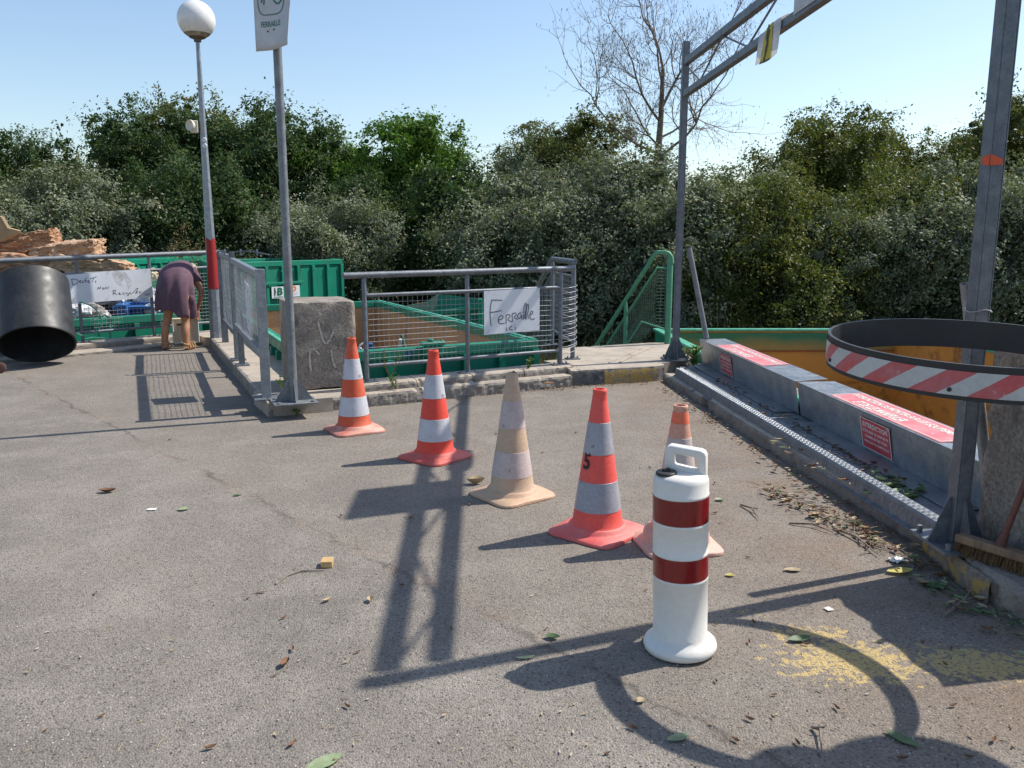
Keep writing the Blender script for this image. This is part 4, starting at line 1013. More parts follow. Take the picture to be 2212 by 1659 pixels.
# =================================================================== SIGN POLE
def sign_pole():
    p = V((-1.845, 6.84, .125))
    t = thing('sign_pole', tuple(p), 'grey round steel pole on a gusseted base plate carrying the FERRAILLE sign', 'sign post')
    mb = MB(); mb.tube([p, p + V((0,0,3.45))], .034, 24); po = mb.build('pole', GALV_DULL, t)
    ang = R(24)
    mb = MB(); mb.box(p + V((0,0,.008)), (.36, .30, .014), ang)
    for sx in (-1,1):
        for sy in (-1,1):
            q = V((sx*.14, sy*.11, 0)); q.rotate(Quaternion((0,0,1), ang)); mb.cyl(p + q + V((0,0,.014)), p + q + V((0,0,.028)), .018, 12)
    mb.build('base_plate', GALV_DULL, t, bevel=.002)
    for k in range(4):
        u = V((math.cos(ang + k*math.pi/2), math.sin(ang + k*math.pi/2), 0)); s = V((-u.y, u.x, 0)) * .004; L = .16 if k % 2 == 0 else .12
        a = p + u * .03 + V((0,0,.014)); mb = MB()
        mb.hexa([a - s, a + u*(L-.03) - s, a + u*(L-.03) + s, a + s, a - s + V((0,0,.19)), a + u*.012 - s + V((0,0,.19)), a + u*.012 + s + V((0,0,.19)), a + s + V((0,0,.19))]); mb.build('gusset', GALV_DULL, t)
    # sign, with bent lower right corner
    tt = thing('ferraille_sign', tuple(p + V((0,-.06,2.85))), 'weathered white FERRAILLE pictogram sign with bent corner, on top of the left pole', 'sign')
    u = V((.95, -.312, 0)).normalized(); f = V((u.y, -u.x, 0))
    c = p + f * .045; z0 = 2.815; W = .33; Hh = .80
    def S(a, b, o=0.0):   # a 0..1 across, b 0..1 up
        x = (a - .5) * W; bend = max(0, a - .45) * max(0, .42 - b) * 1.3
        return c + u * (x + .10*max(0, a-.4)*max(0,.35-b)) + f * (o + bend * .35) + V((0,0, z0 + Hh * b + bend * .02 + .03 * a * 0))
    mb = MB(); n, m = 10, 16
    vs = [S(i/n, j/m) for j in range(m+1) for i in range(n+1)]; mb.add(vs, [(j*(n+1)+i, j*(n+1)+i+1, (j+1)*(n+1)+i+1, (j+1)*(n+1)+i) for j in range(m) for i in range(n)], True)
    o = mb.build('board', SIGNW, tt); sm = o.modifiers.new('thickness', 'SOLIDIFY'); sm.thickness = .003; sm.offset = -1
    mb = MB(); put_text(mb, 'FERRAILLE', lambda a, b: S(.18 + .56*a, .215 + .052*b, .003), .01); mb.build('lettering', GREEN_T, tt)
    mb = MB(); pts = []
    for k in range(61):
        q = 2*math.pi*k/60; pts.append(S(.47 + .355*math.copysign(abs(math.cos(q))**.4, math.cos(q)), .60 + .275*math.copysign(abs(math.sin(q))**.4, math.sin(q)), .003))
    mb.stroke(pts, .007, f)
    mb.stroke([S(.66 + .14*math.cos(q), .53 + .11*math.sin(q), .003) for q in [2*math.pi*k/24 for k in range(25)]], .012, f)
    mb.stroke([S(.22,.44,.003), S(.26,.52,.003), S(.28,.62,.003)], .011, f); mb.stroke([S(.28,.42,.003), S(.32,.52,.003), S(.34,.62,.003)], .011, f)
    mb.build('pictogram', GREEN_T, tt)
    mb = MB()
    for a, b in ((.36,.175), (.54,.185)): q = S(a, b, .0); mb.cyl(q, q + f*.008, .006, 10)
    mb.build('rivet', mat('rusty_bolt', (.12,.06,.05), rough=.7), tt)
sign_pole()

# =================================================================== GLOBE LAMP
def lamp():
    p = V((-4.12, 11.42, .125)); t = thing('street_lamp', tuple(p), 'tapered grey lamp post with white globe and a red painted patch', 'street lamp')
    H1 = 4.04; K = 8
    mb = MB(); prof = []
    rr = lambda z: .088 + (.026 - .088) * (z - .1) / (H1 - .1)
    vs = []
    zs = [.125, .5, 1.0, 1.6, 2.4, 3.2, H1]
    mb.tube([V((p.x, p.y, z)) for z in zs], [rr(z) for z in zs], 8, smooth=False); mb.build('post', GALV, t, bevel=.004)
    mb = MB(); vs = []; M = 16
    for j in range(13):
        z = .80 + .66 * j / 12
        for i in range(M + 1):
            a = -math.pi*.5 + .50 + (i / M - .5) * math.pi * .66
            e = .02 * noise.noise(V((i*.6, j*.9, 2)))
            # octagon radius at angle
            aa = (a % (math.pi/4)) - math.pi/8; ro = rr(z) * math.cos(math.pi/8) / math.cos(aa) * (1.0) 
            zz = z + (.05 * noise.noise(V((i*.5, 1, 5))) + (.06 * abs(i / M - .5) if j == 12 else 0)) * (1 if j in (0,12) else 0)
            vs.append((p.x + (rr(z) + .004) * math.cos(a), p.y + (rr(z) + .004) * math.sin(a), zz))
    mb.add(vs, [(j*(M+1)+i, j*(M+1)+i+1, (j+1)*(M+1)+i+1, (j+1)*(M+1)+i) for j in range(12) for i in range(M)], True); mb.build('red_paint_patch', REDP, t)
    mb = MB(); mb.lathe([(.045,H1-.02), (.048,H1+.01), (.10,H1+.03), (.115,H1+.05)], V((p.x,p.y,0)), 24); mb.build('collar', mat('dark_collar', (.12,.09,.06), rough=.6), t)
    gl = mat('opal_globe', (.76,.75,.74), (.72,.69,.66), rough=.22, ns=2.5, fine=20, famt=.06, bump=0, c3=(.40,.33,.24), c3s=3, c3lo=.62, c3hi=.95)
    mb = MB(); cz = H1 + .255; rg = .238; mb.lathe([(rg*math.sin(q), cz - rg*math.cos(q)) for q in [.42 + (math.pi - .42)*k/24 for k in range(25)]], V((p.x,p.y,0)), 40); mb.build('globe', gl, t)
    dirt = mat('grimy_globe_base', (.22,.18,.12), (.50,.46,.40), rough=.5, ns=9, lo=.45, hi=.7)
    mb = MB(); mb.lathe([((rg+.001)*math.sin(q), cz - (rg+.001)*math.cos(q)) for q in [.40 + .36*k/6 for k in range(7)]], V((p.x,p.y,0)), 40); mb.build('grimy_globe_rim', dirt, t)
    # siren box and two discs
    t2 = thing('siren', (p.x - .07, p.y - .08, 2.85), 'cream loudspeaker box strapped halfway up the lamp post', 'loudspeaker')
    mb = MB(); mb.box((p.x - .095, p.y - .07, 2.94), (.10, .11, .155), R(20)); mb.build('housing', CREAM, t2, bevel=.008)
    q = V((p.x - .10, p.y - .12, 2.95)); fx = V((-.45, -.89, 0)).normalized()
    mb = MB(); M = fx.to_track_quat('Z', 'Y').to_matrix().to_4x4(); mb.lathe([(0,.02), (.045,.022), (.062,.045), (.070,.048), (.072,.03), (.05,-.01)], q, 24, M=M); mb.build('horn', CREAM, t2)
    for z in (2.775, 2.70):
        mb = MB(); q = V((p.x + .025, p.y - rr(z) - .004, z)); M = V((.1,-1,0)).to_track_quat('Z','Y').to_matrix().to_4x4(); mb.lathe([(0,.012), (.026,.010), (.032,.0)], q, 20, M=M); mb.build('reflector', BOARD, t)
lamp()

# =================================================================== BLACK TUB
def tub():
    e = R(56); a = V((-.30, math.cos(e), math.sin(e))).normalized(); L = .86; r = .405
    m = V((-5.58, 9.62, r * math.sqrt(1 - a.z * a.z) + .010))
    M = a.to_track_quat('Z', 'Y').to_matrix().to_4x4()
    t = thing('black_tub', (m.x, m.y, 0), 'big black plastic drum tipped with its dark open mouth towards the yard', 'drum')
    mb = MB(); mb.lathe([(r,0), (r+.004,.01), (r+.002,.03), (r - .012, L), (r - .03, L + .012), (0, L + .012)], m, 64, M=M)
    mb.lathe([(r,0), (r - .012,.0), (r - .02, L - .01), (0, L - .01)], m, 64, M=M); mb.build('shell', BLACKP, t)
    mb = MB(); mb.lathe([(r + .006, 0), (r + .008,.014), (r+.003,.016)], m, 64, M=M); mb.build('rim', BLACKP, t)
    # caster wheel and bracket at the foot
    t2 = thing('caster_wheel', (-5.86, 9.35, 0), 'rusty brown caster wheel with bracket in front of the black drum', 'wheel')
    w = V((-5.73, 9.12, .062)); ax = V((.25, -.96, .1)).normalized(); mb = MB(); M2 = ax.to_track_quat('Z','Y').to_matrix().to_4x4()
    mb.lathe([(0,-.022), (.045,-.022), (.056,-.016), (.06,0), (.056,.016), (.045,.022), (.02,.024), (0,.024)], w, 28, M=M2); mb.build('wheel', mat('rust_rubber', (.14,.055,.04), (.09,.045,.035), rough=.8), t2)
    mb = MB(); mb.tube([w + ax*.03, w + V((-.12,.0,.03)), w + V((-.30,.1,.05))], .014, 8); mb.build('bracket', GALV_D, t2)
tub()

# =================================================================== SKIPS
def skip(label, nl, nr, dv, z0, z1, lining, name='skip', rib=.42, near_ribs=True, side_ribs=True, rimh=.11, cut=None, mid=None, edge=None, group='green steel skips around the yard', floor=.25):
    nl = V((*nl, 0)); nr = V((*nr, 0)); dv = V((*dv, 0)); fl = nl + dv; fr = nr + dv
    t = thing(name, tuple(nl + V((0,0,z0))), label, 'skip', group); e = edge or GREEN_EDGE; th = .05
    cs = [nl, nr, fr, fl]; ce = (nl + fr) / 2
    mbw = MB(); mbl = MB(); mbr = MB()
    for i in range(4):
        a, b = cs[i], cs[(i+1) % 4]; d = (b - a).normalized(); inn = V((-d.y, d.x, 0))
        if (ce - a).dot(inn) < 0: inn = -inn
        ext = d * (-.0) 
        A2, B2 = a + inn * th/2, b + inn * th/2
        if i % 2: A2 = A2 + d * th; B2 = B2 - d * th
        mbw.hexa([A2 - inn*th/2 + V((0,0,z0)), B2 - inn*th/2 + V((0,0,z0)), B2 + inn*th/2 + V((0,0,z0)), A2 + inn*th/2 + V((0,0,z0)), A2 - inn*th/2 + V((0,0,z1-rimh)), B2 - inn*th/2 + V((0,0,z1-rimh)), B2 + inn*th/2 + V((0,0,z1-rimh)), A2 + inn*th/2 + V((0,0,z1-rimh))])
        LA = a + inn*(th + .004) + d*(th+.006); LB = b + inn*(th + .004) - d*(th+.006)
        zz = z1 - rimh - .003
        mbl.hexa([LA + V((0,0,z0+floor)), LB + V((0,0,z0+floor)), LB + inn*.006 + V((0,0,z0+floor)), LA + inn*.006 + V((0,0,z0+floor)), LA + V((0,0,zz)), LB + V((0,0,zz)), LB + inn*.006 + V((0,0,zz)), LA + inn*.006 + V((0,0,zz))])
        # rim box
        ra = a - inn * .03 - d * (.03 if i % 2 == 0 else -.09); rb_ = b - inn*.03 + d * (.03 if i % 2 == 0 else -.09)
        mbr.hexa([ra + V((0,0,z1-rimh)), rb_ + V((0,0,z1-rimh)), rb_ + inn*.12 + V((0,0,z1-rimh)), ra + inn*.12 + V((0,0,z1-rimh)), ra + V((0,0,z1)), rb_ + V((0,0,z1)), rb_ + inn*.12 + V((0,0,z1)), ra + inn*.12 + V((0,0,z1))])
    w = mbw.build('walls', GREEN, t, bevel=.004)
    mbl.build('lining', lining, t)
    mbr.build('rim', GREEN if edge is None else edge, t, bevel=.008)
    mb = MB(); mb.prism([(q.x, q.y) for q in cs], z0 + .02, z0 + floor); mb.build('floor', lining, t)
    for i in range(4):
        if i == 0 and not near_ribs: continue
        if i and not side_ribs: continue
        a, b = cs[i], cs[(i+1) % 4]; d = (b - a); Ld = d.length; d.normalize(); inn = V((-d.y, d.x, 0))
        if (ce - a).dot(inn) < 0: inn = -inn
        n = max(2, round(Ld / rib)); 
        if i == 2: continue
        for k in range(n + 1):
            p = a + d * (Ld * k / n * .985 + .03); mb = MB(); q = p - inn * .03
            mb.beam(q + V((0,0,z0+.02)), q + V((0,0,z1-rimh-.002)), .07, .058, up=tuple(inn)); mb.build('rib', GREEN, t, bevel=.004)
    return t, cs
ZG = -1.5
# middle skip (scrap metal)
tm, cm_ = skip('green skip for scrap metal directly behind the middle railing, brown inside', (-2.10, 8.17), (.26, 9.44), (-2.75, 5.95), ZG, .34, TAN, edge=GREEN, side_ribs=True)
mb = MB(); d = (cm_[1] - cm_[0]).normalized()
for i in (1, 3):
    a, b = cm_[i], cm_[(i+1) % 4]; mb.beam(a.lerp(b,.0) + V((0,0,.345)), b + V((0,0,.345)), .05, .012)
mb.build('worn_top_edge', GREEN_EDGE, tm)
c = dp(925, 752, 8.9); c = V((cm_[0].lerp(cm_[1], .52).x, cm_[0].lerp(cm_[1], .52).y, .36)) + V((.02,-.06,0))
t = tm; mb = MB(); mb.beam(c - d*.13 + V((0,0,.02)), c + d*.13 + V((0,0,.02)), .10, .04); mb.beam(c - d*.10 - V((0,0,.06)), c + d*.10 - V((0,0,.06)), .07, .12); mb.cyl(c - d*.02 + V((0,0,.03)), c - d*.02 + V((0,0,.07)), .035, 12); mb.cyl(c + d*.11 - V((0,0,.1)), c + d*.11 + V((0,0,.05)), .02, 10); mb.build('door_hinge', GREEN, tm, bevel=.006)
mb = MB(); f = V((d.y, -d.x, 0)); q0 = cm_[0].lerp(cm_[1], .40) + f * .033
put_text(mb, '42', lambda u, v: q0 + d * (.10 * u) + V((0,0,.245 + .07 * v)), .02); mb.build('number', mat('blue_paint', (.01,.05,.22), rough=.6, famt=.1), tm)
# right skip (ochre)
tr_, cr = skip('large green skip with ochre inside walls on the right, behind the fender beams', (2.46, 3.2), (5.95, 3.2), (-.40, 8.6), ZG, .21, OCHRE, edge=GREEN_EDGE, side_ribs=False, near_ribs=False, rimh=.035)
mb = MB(); a, b = cr[2], cr[3]; dd = (b - a).normalized()
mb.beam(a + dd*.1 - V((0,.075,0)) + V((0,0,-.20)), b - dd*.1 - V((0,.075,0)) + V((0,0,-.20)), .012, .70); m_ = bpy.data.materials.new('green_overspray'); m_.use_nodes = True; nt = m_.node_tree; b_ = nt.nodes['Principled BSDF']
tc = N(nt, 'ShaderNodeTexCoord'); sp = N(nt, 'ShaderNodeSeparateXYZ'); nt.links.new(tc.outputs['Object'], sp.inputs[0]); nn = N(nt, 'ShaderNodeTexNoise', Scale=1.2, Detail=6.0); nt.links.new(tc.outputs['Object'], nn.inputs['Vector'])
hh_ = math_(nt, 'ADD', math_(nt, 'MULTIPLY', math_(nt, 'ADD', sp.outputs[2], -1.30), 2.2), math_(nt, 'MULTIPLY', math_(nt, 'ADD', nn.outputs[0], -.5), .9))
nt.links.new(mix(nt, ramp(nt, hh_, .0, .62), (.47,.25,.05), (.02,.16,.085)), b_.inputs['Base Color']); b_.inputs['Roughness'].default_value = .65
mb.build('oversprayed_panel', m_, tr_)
mb = MB()
for (u0, z0, u1, z1) in ((.0,-.10,1.0,-.12),): mb.beam(a.lerp(b, .02) - V((0,.09,0)) + V((0,0,-.10)), a.lerp(b, .98) - V((0,.09,0)) + V((0,0,-.115)), .014, .02)
mb.build('rust_line', mat('rust', (.30,.11,.03), (.2,.07,.03), rough=.9, ns=20), tr_)
# left skip (non recyclable)
q = L0 + NU * .62 + DU * .05
tl, cl = skip('green skip full of rubbish directly behind the left railing', tuple((q + DU * 5.4)[:2]), tuple(q[:2]), tuple((NU * 1.6)[:2]), ZG, .385, TAN, edge=GREEN, rib=.9)
def skip_bin(label, x0, x1, y0, y1, z1, tilt=0.0, ribs=.41, lin=TAN):
    return skip(label, (x0, y0), (x1, y0 + tilt), (-.9, y1 - y0), ZG, z1, lin, rib=ribs, rimh=.10, edge=GREEN, group='tall green containers behind the left pit')
# tall containers behind
x = lambda px, Y: (px - CX) / FP * (Y * math.cos(PITCH) + .1)
t1, c1 = skip_bin('tall ribbed green container with IB logo panels, right end beside the dark trees', x(455, 14.9), x(736, 17.5), 14.9, 16.9, 1.045, 2.6)
t2, c2 = skip_bin('tall green container behind the bending woman, left of the lamp post', x(236, 15.0), x(450, 18.7), 15.0, 17.1, 1.085, 3.7, lin=TAN)
t3, c3 = skip_bin('farther green container whose rim shows between lamp post and sign pole', x(340, 19.9), x(556, 22.6), 19.9, 22.0, 1.075, 2.7, lin=TAN)
# logo panels and cross bar on container 1
d = (c1[1] - c1[0]).normalized(); f = V((d.y, -d.x, 0)); Lw = (c1[1] - c1[0]).length
def on1(px, py, off=.062):
    a = bearing(px, py); o = c1[0] + f * off; tt = (o - V((0,0,EYE))).dot(f) / V(a).dot(f); return V((0,0,EYE)) + V(a) * tt
a = on1(571, 614); b = on1(655, 609); mb = MB(); mb.beam(a, b, .05, .05); mb.build('cross_bar', GREEN, t1, bevel=.004)
def panel(px0, px1, py0, py1, slope=-3):
    TL = on1(px0, py0, .075); TR = on1(px1, py0 + slope*(px1-px0)/60, .075); BL = on1(px0 + .5, py1, .075); Z = V((0,0,TL.z - BL.z))
    mb = MB(); mb.hexa([TL - Z, TR - Z, TR - Z - f*.01, TL - Z - f*.01, TL, TR, TR - f*.01, TL - f*.01]); pn = mb.build('logo_panel', BOARD, t1)
    return pn, lambda u, v: TL.lerp(TR, u) - Z * (1 - v) + f * .002
pn, Fp = panel(586.5, 612, 620, 645)
dkg = mat('logo_dark_green', (.01,.12,.06), rough=.5, famt=0, bump=0); org = mat('logo_orange', (.70,.20,.02), rough=.5, famt=0, bump=0); gry = mat('logo_grey', (.07,.07,.07), rough=.5, famt=0, bump=0)
mb = MB(); put_text(mb, 'B', lambda u, v: Fp(.40 + .50*u + .08*v, .22 + .70*v), .06); put_text(mb, 'BRANGEON', lambda u, v: Fp(.14 + .76*u, .05 + .11*v), .02); mb.build('logo_lettering', dkg, pn)
mb = MB(); mb.add([Fp(.16,.22), Fp(.28,.22), Fp(.36,.58), Fp(.30,.92), Fp(.20,.92)], [(0,1,2,3,4)]); mb.build('logo_stroke', gry, pn)
pn, Fp = panel(625, 647, 617, 641.5)
mb = MB(); K = 24; vs = [Fp(.42 + rr*math.cos(2*math.pi*k/K), .72 + rr*1.0*math.sin(2*math.pi*k/K)) for rr in (.09, .25) for k in range(K)]
mb.add(vs, [(k, (k+1) % K, K + (k+1) % K, K + k) for k in range(K)]); mb.build('logo_ring', org, pn)
mb = MB(); put_text(mb, 'agence Loire', lambda u, v: Fp(.12 + .72*u, .30 + .08*v)); put_text(mb, 'Bretagne', lambda u, v: Fp(.14 + .60*u, .16 + .08*v)); mb.build('small_lettering', mat('pale_grey_print', (.32,.32,.32), rough=.6, famt=0, bump=0), pn)
# small hooks on the container
for px, py in ((604,588),(648,585),(676,584),(704,583)):
    q = on1(px, py, .02); mb = MB(); mb.tube([q, q + f*.05 + V((.015,0,.03))], .008, 6); mb.build('hook', GREEN_EDGE, t1)
# odd-shaped low skip beyond the middle skip
def hook_skip():
    Y = 16.3; P = lambda px, py, y=Y: dp(px, py, y)
    t = thing('open_skip', (-1.0, 16.3, ZG), 'low green skip with high angled end plates seen through the middle railing', 'skip')
    def plate(pts, back, m, name, th=.04):
        k = len(pts); vs = [p for p in pts] + [p + V((0, th, 0)) for p in pts]; mb = MB()
        mb.add(vs, [tuple(range(k-1,-1,-1)), tuple(range(k, 2*k))] + [(i, (i+1) % k, k + (i+1) % k, k + i) for i in range(k)]); return mb.build(name, m, t, bevel=.004)
    plate([P(850,668), P(880,660), P(922,652), P(938,640), P(947,636), P(940,660), P(935,676), P(870,690), P(850,700)], 0, mat('worn_green_inside', (.12,.26,.16), (.25,.24,.17), rough=.7, ns=5), 'side_plate')
    plate([P(946,636,17.2), P(958,637,17.2), P(1042,646,17.2), P(1046,690,17.2), P(930,700,17.2)], 0, GREEN, 'back_plate')
    mb = MB(); mb.beam(P(936,676,16.25), P(1030,666,16.25), .06, .09); mb.build('lower_rim', GREEN, t, bevel=.006)
    plate([P(900,682), P(1030,668), P(1030,760), P(900,770)], 0, GREEN, 'front_wall')
    plate([P(1032,647,16.2), P(1041,647,16.2), P(1042,760,16.2), P(1033,760,16.2)], 0, GREEN, 'end_post', .3)
    for px in (948, 985, 1018):
        mb = MB(); mb.beam(P(px, 682, 16.22), P(px, 760, 16.22), .05, .06, up=(0,1,0)); mb.build('rib', GREEN, t)
    plate([P(1012,670,16.15), P(1032,650,16.15), P(1034,668,16.15)], 0, GREEN, 'corner_gusset')
hook_skip()

# =================================================================== RUBBISH IN THE SKIPS
def crumple(mb, c, s, seed, amp=.35, sub=3):
    bm = bmesh.new(); bmesh.ops.create_icosphere(bm, subdivisions=sub, radius=1.0)
    for v in bm.verts:
        k = 1 + amp * noise.noise(v.co * 2.2 + V((seed,)*3)) + amp * .5 * noise.noise(v.co * 6 + V((seed,)*3)); v.co = v.co * k
    mb.add([(c[0] + v.co.x*s[0], c[1] + v.co.y*s[1], c[2] + v.co.z*s[2]) for v in bm.verts], [tuple(q.index for q in f.verts) for f in bm.faces], False); bm.free()
BAGS = {'white': mat('white_film', (.72,.72,.74), (.5,.52,.55), rough=.3, ns=12, bump=.6, bs=20, bd=.02), 'teal': mat('teal_film', (.10,.42,.38), (.3,.6,.55), rough=.25, ns=10, bump=.6, bs=20, bd=.02),
        'grey': mat('grey_rubble_bag', (.28,.26,.24), (.18,.16,.15), rough=.8, ns=9, bump=.6, bs=20, bd=.02), 'dark': mat('black_bag', (.02,.02,.022), (.04,.04,.04), rough=.35, ns=9, bump=.6, bs=20, bd=.02),
        'beige': mat('beige_foam', (.55,.45,.30), rough=.7, bump=.3), 'blue': mat('blue_plastic', (.02,.10,.30), (.03,.13,.38), rough=.4, bump=.1)}
QS = L0 + NU * 1.25     # line inside left skip
def ls(px, zc, depth=1.25):
    o = L0 + NU * depth; a = bearing(px, 680); nn = NU; tt = (o - V((0,0,EYE))).dot(nn) / V(a).dot(nn); p = V((0,0,EYE)) + V(a) * tt; return V((p.x, p.y, zc))
items = [('rubbish_bag', 'white', 168, .46, (.20,.16,.12), 'crumpled white and grey sheet at the left end of the rubbish skip', .95),
         ('rubbish_bag', 'grey', 190, .40, (.26,.2,.17), 'grey rubble bag leaning behind the green hose in the skip', 1.1),
         ('rubbish_bag', 'grey', 232, .56, (.25,.2,.14), 'blue-grey bag under the lower edge of the Dechets board', 1.5),
         ('rubbish_bag', 'white', 262, .62, (.11,.1,.10), 'small bright white paper bag just below the Dechets board', 1.3),
         ('rubbish_bag', 'white', 216, .40, (.14,.11,.06), 'flat white plastic bag beside the green hose', 1.0),
         ('rubbish_bag', 'teal', 286, .70, (.34,.2,.09), 'shiny teal plastic film in the skip below the Dechets board', 1.6),
         ('rubbish_bag', 'white', 322, .56, (.20,.18,.17), 'heap of shiny white plastic film left of the bending woman', 1.2),
         ('rubbish_bag', 'white', 330, .42, (.14,.12,.09), 'lower tangle of white film on the skip edge by the railing post', 1.0),
         ('rubbish_bag', 'beige', 336, .92, (.08,.08,.10), 'beige foam piece beside the woman at the right of the Dechets board', 1.5),
         ('rubbish_bag', 'dark', 245, .30, (.5,.35,.28), 'black rubbish bag deep in the left skip behind the wire mesh', 1.6),
         ('rubbish_bag', 'dark', 300, .30, (.5,.35,.30), 'black rubbish bag under the blue crates in the left skip', 1.6),
         ('rubbish_bag', 'dark', 205, .38, (.3,.3,.30), 'black rubbish bag at the left of the skip, behind the drum', 1.8)]
for i, (nm, mk, px, z, s, lab, dpth) in enumerate(items):
    p = ls(px, z, dpth); mb = MB(); crumple(mb, p, s, i * 3.1, .4); tag(mb.build(nm, BAGS[mk], loc=tuple(p)), lab, 'rubbish', 'loose rubbish in the left skip')
for px, z, sz, rz, lab in ((290, .47, (.55,.3,.05), .3, 'blue crate lid lying across the rubbish skip'), (293, .40, (.26,.18,.14), .1, 'blue box with coloured print in the rubbish skip, left one'), (341, .40, (.24,.18,.12), .5, 'blue box half hidden by the bending woman, right one'), (268, .43, (.16,.3,.20), .2, 'blue upright panel in the middle of the rubbish skip'), (308, .52, (.8,.14,.04), .15, 'blue pallet board across the top of the rubbish skip')):
    p = ls(px, z, 1.15); mb = MB(); mb.box(p, sz, rz, .1); tag(mb.build('blue_crate', BAGS['blue'], loc=tuple(p), bevel=.006), lab, 'crate', 'blue plastic pieces in the left skip')
# garden hose on the left railing
t = thing('garden_hose', tuple(L0 + DU*1.75 + V((0,0,.2))), 'loop of thin green garden hose on the left railing beside the black drum', 'hose')
f = -NU
def onL(px, py, off=.05):
    a = bearing(px, py); o = L0 + f * off; tt = (o - V((0,0,EYE))).dot(f) / V(a).dot(f); return V((0,0,EYE)) + V(a) * tt
mb = MB(); hp = [(172,652),(192,658),(206,668),(217,682),(221,697),(216,709),(205,720),(190,726),(175,724),(166,720)]
mb.tube([onL(*p) for p in hp], .009, 8); mb.tube([onL(176,734,-.1), onL(200,729,-.1), onL(232,731,-.1)], .009, 8); mb.build('hose_loop', HOSE, t)
t = thing('metal_stand', tuple(onL(210, 735, -.25)), 'bent light green metal stand inside the left railing mesh', 'metal stand')
mb = MB(); mb.tube([onL(200,688,-.3), onL(210,712,-.3), onL(218,737,-.3)], .014, 8); mb.tube([onL(236,690,-.3), onL(240,737,-.3)], .016, 8); mb.tube([onL(212,690,-.3), onL(226,680,-.3), onL(240,690,-.3), onL(242,706,-.3)], .012, 8); mb.build('bars', GREEN_EDGE, t)

def chunk(c, size, rz, ry, seed, m, label):
    bm = bmesh.new(); bmesh.ops.create_cube(bm, size=1.0); bmesh.ops.subdivide_edges(bm, edges=bm.edges[:], cuts=24, use_grid_fill=True)
    M = Matrix.Translation(V(c)) @ Matrix.Rotation(rz, 4, 'Z') @ Matrix.Rotation(ry, 4, 'Y')
    for v in bm.verts:
        q = V((v.co.x*size[0], v.co.y*size[1], v.co.z*size[2])); s = V((q.x*4, q.y*4, q.z*16)) + V((seed,)*3)
        q *= .9 + .1 * (1 - (abs(v.co.x)*2)**4 * .5)
        q += noise.noise_vector(s) * .05 + noise.noise_vector(s * 2.4) * .03 + noise.noise_vector(V((q.x*22, q.y*22, q.z*60))) * .022; v.co = M @ q
    mb = MB(); mb.add([v.co[:] for v in bm.verts], [tuple(k.index for k in f.verts) for f in bm.faces], True); bm.free()
    tag(mb.build('insulation_slab', m, loc=tuple(c), sharp=20), label, 'insulation slab', 'torn insulation slabs heaped in the left skip')
hb = lambda px, py, Y: dp(px, py, Y + 1.3)
# container holding the insulation, at far left
tq, cq = skip('green container heaped with brown insulation at the far left', (x(-260, 13.3), 13.3), (x(170, 14.9), 14.9), (-1.5, 1.6), ZG, .70, TAN, edge=GREEN, rib=.9, group='tall green containers behind the left pit')
chunk(hb(35, 534, 13.6), (1.45, .7, .34), R(15), R(-14), 1, INSUL, 'topmost dark brown insulation slab sloping up at the left edge')
chunk(hb(150, 542, 13.5), (1.10, .7, .28), R(10), R(-9), 2, INSUL2, 'pale tan insulation slab above the black drum, right of the dark brown one')
chunk(hb(60, 572, 13.3), (1.5, .8, .36), R(5), R(4), 3, INSUL, 'brown insulation slab seen behind the top rail above the drum')
chunk(hb(200, 574, 13.3), (1.25, .8, .26), R(12), R(8), 4, INSUL2, 'pale insulation slab just above the Dechets board')
chunk(hb(262, 583, 13.4), (.6, .5, .10), R(5), R(6), 5, INSUL2, 'small torn insulation flap at the right end of the heap')
chunk(hb(20, 600, 13.4), (1.8, 1.0, .4), R(5), R(0), 6, INSUL, 'lower brown insulation slab behind the black drum')
chunk(hb(170, 600, 13.6), (1.6, 1.0, .36), R(8), R(0), 7, INSUL, 'lower brown insulation slab behind the Dechets board')
mb = MB(); q = hb(10, 500, 13.0); pts = [hb(-60,455,12.6), hb(2,468,12.8), hb(16,492,12.9), hb(40,498,13.0), hb(38,502,13.0), hb(22,513,13.0), hb(0,520,12.9), hb(-60,540,12.6)]
k = len(pts); mb.add(pts + [p + V((.02,.05,0)) for p in pts], [tuple(range(k-1,-1,-1)), tuple(range(k,2*k))] + [(i,(i+1)%k,k+(i+1)%k,k+i) for i in range(k)])
tag(mb.build('cardboard_sheet', mat('pale_cardboard', (.52,.38,.23), (.44,.30,.18), rough=.85, ns=3), loc=tuple(q)), 'pale cardboard sheet with pointed flap at the left edge above the insulation', 'cardboard')
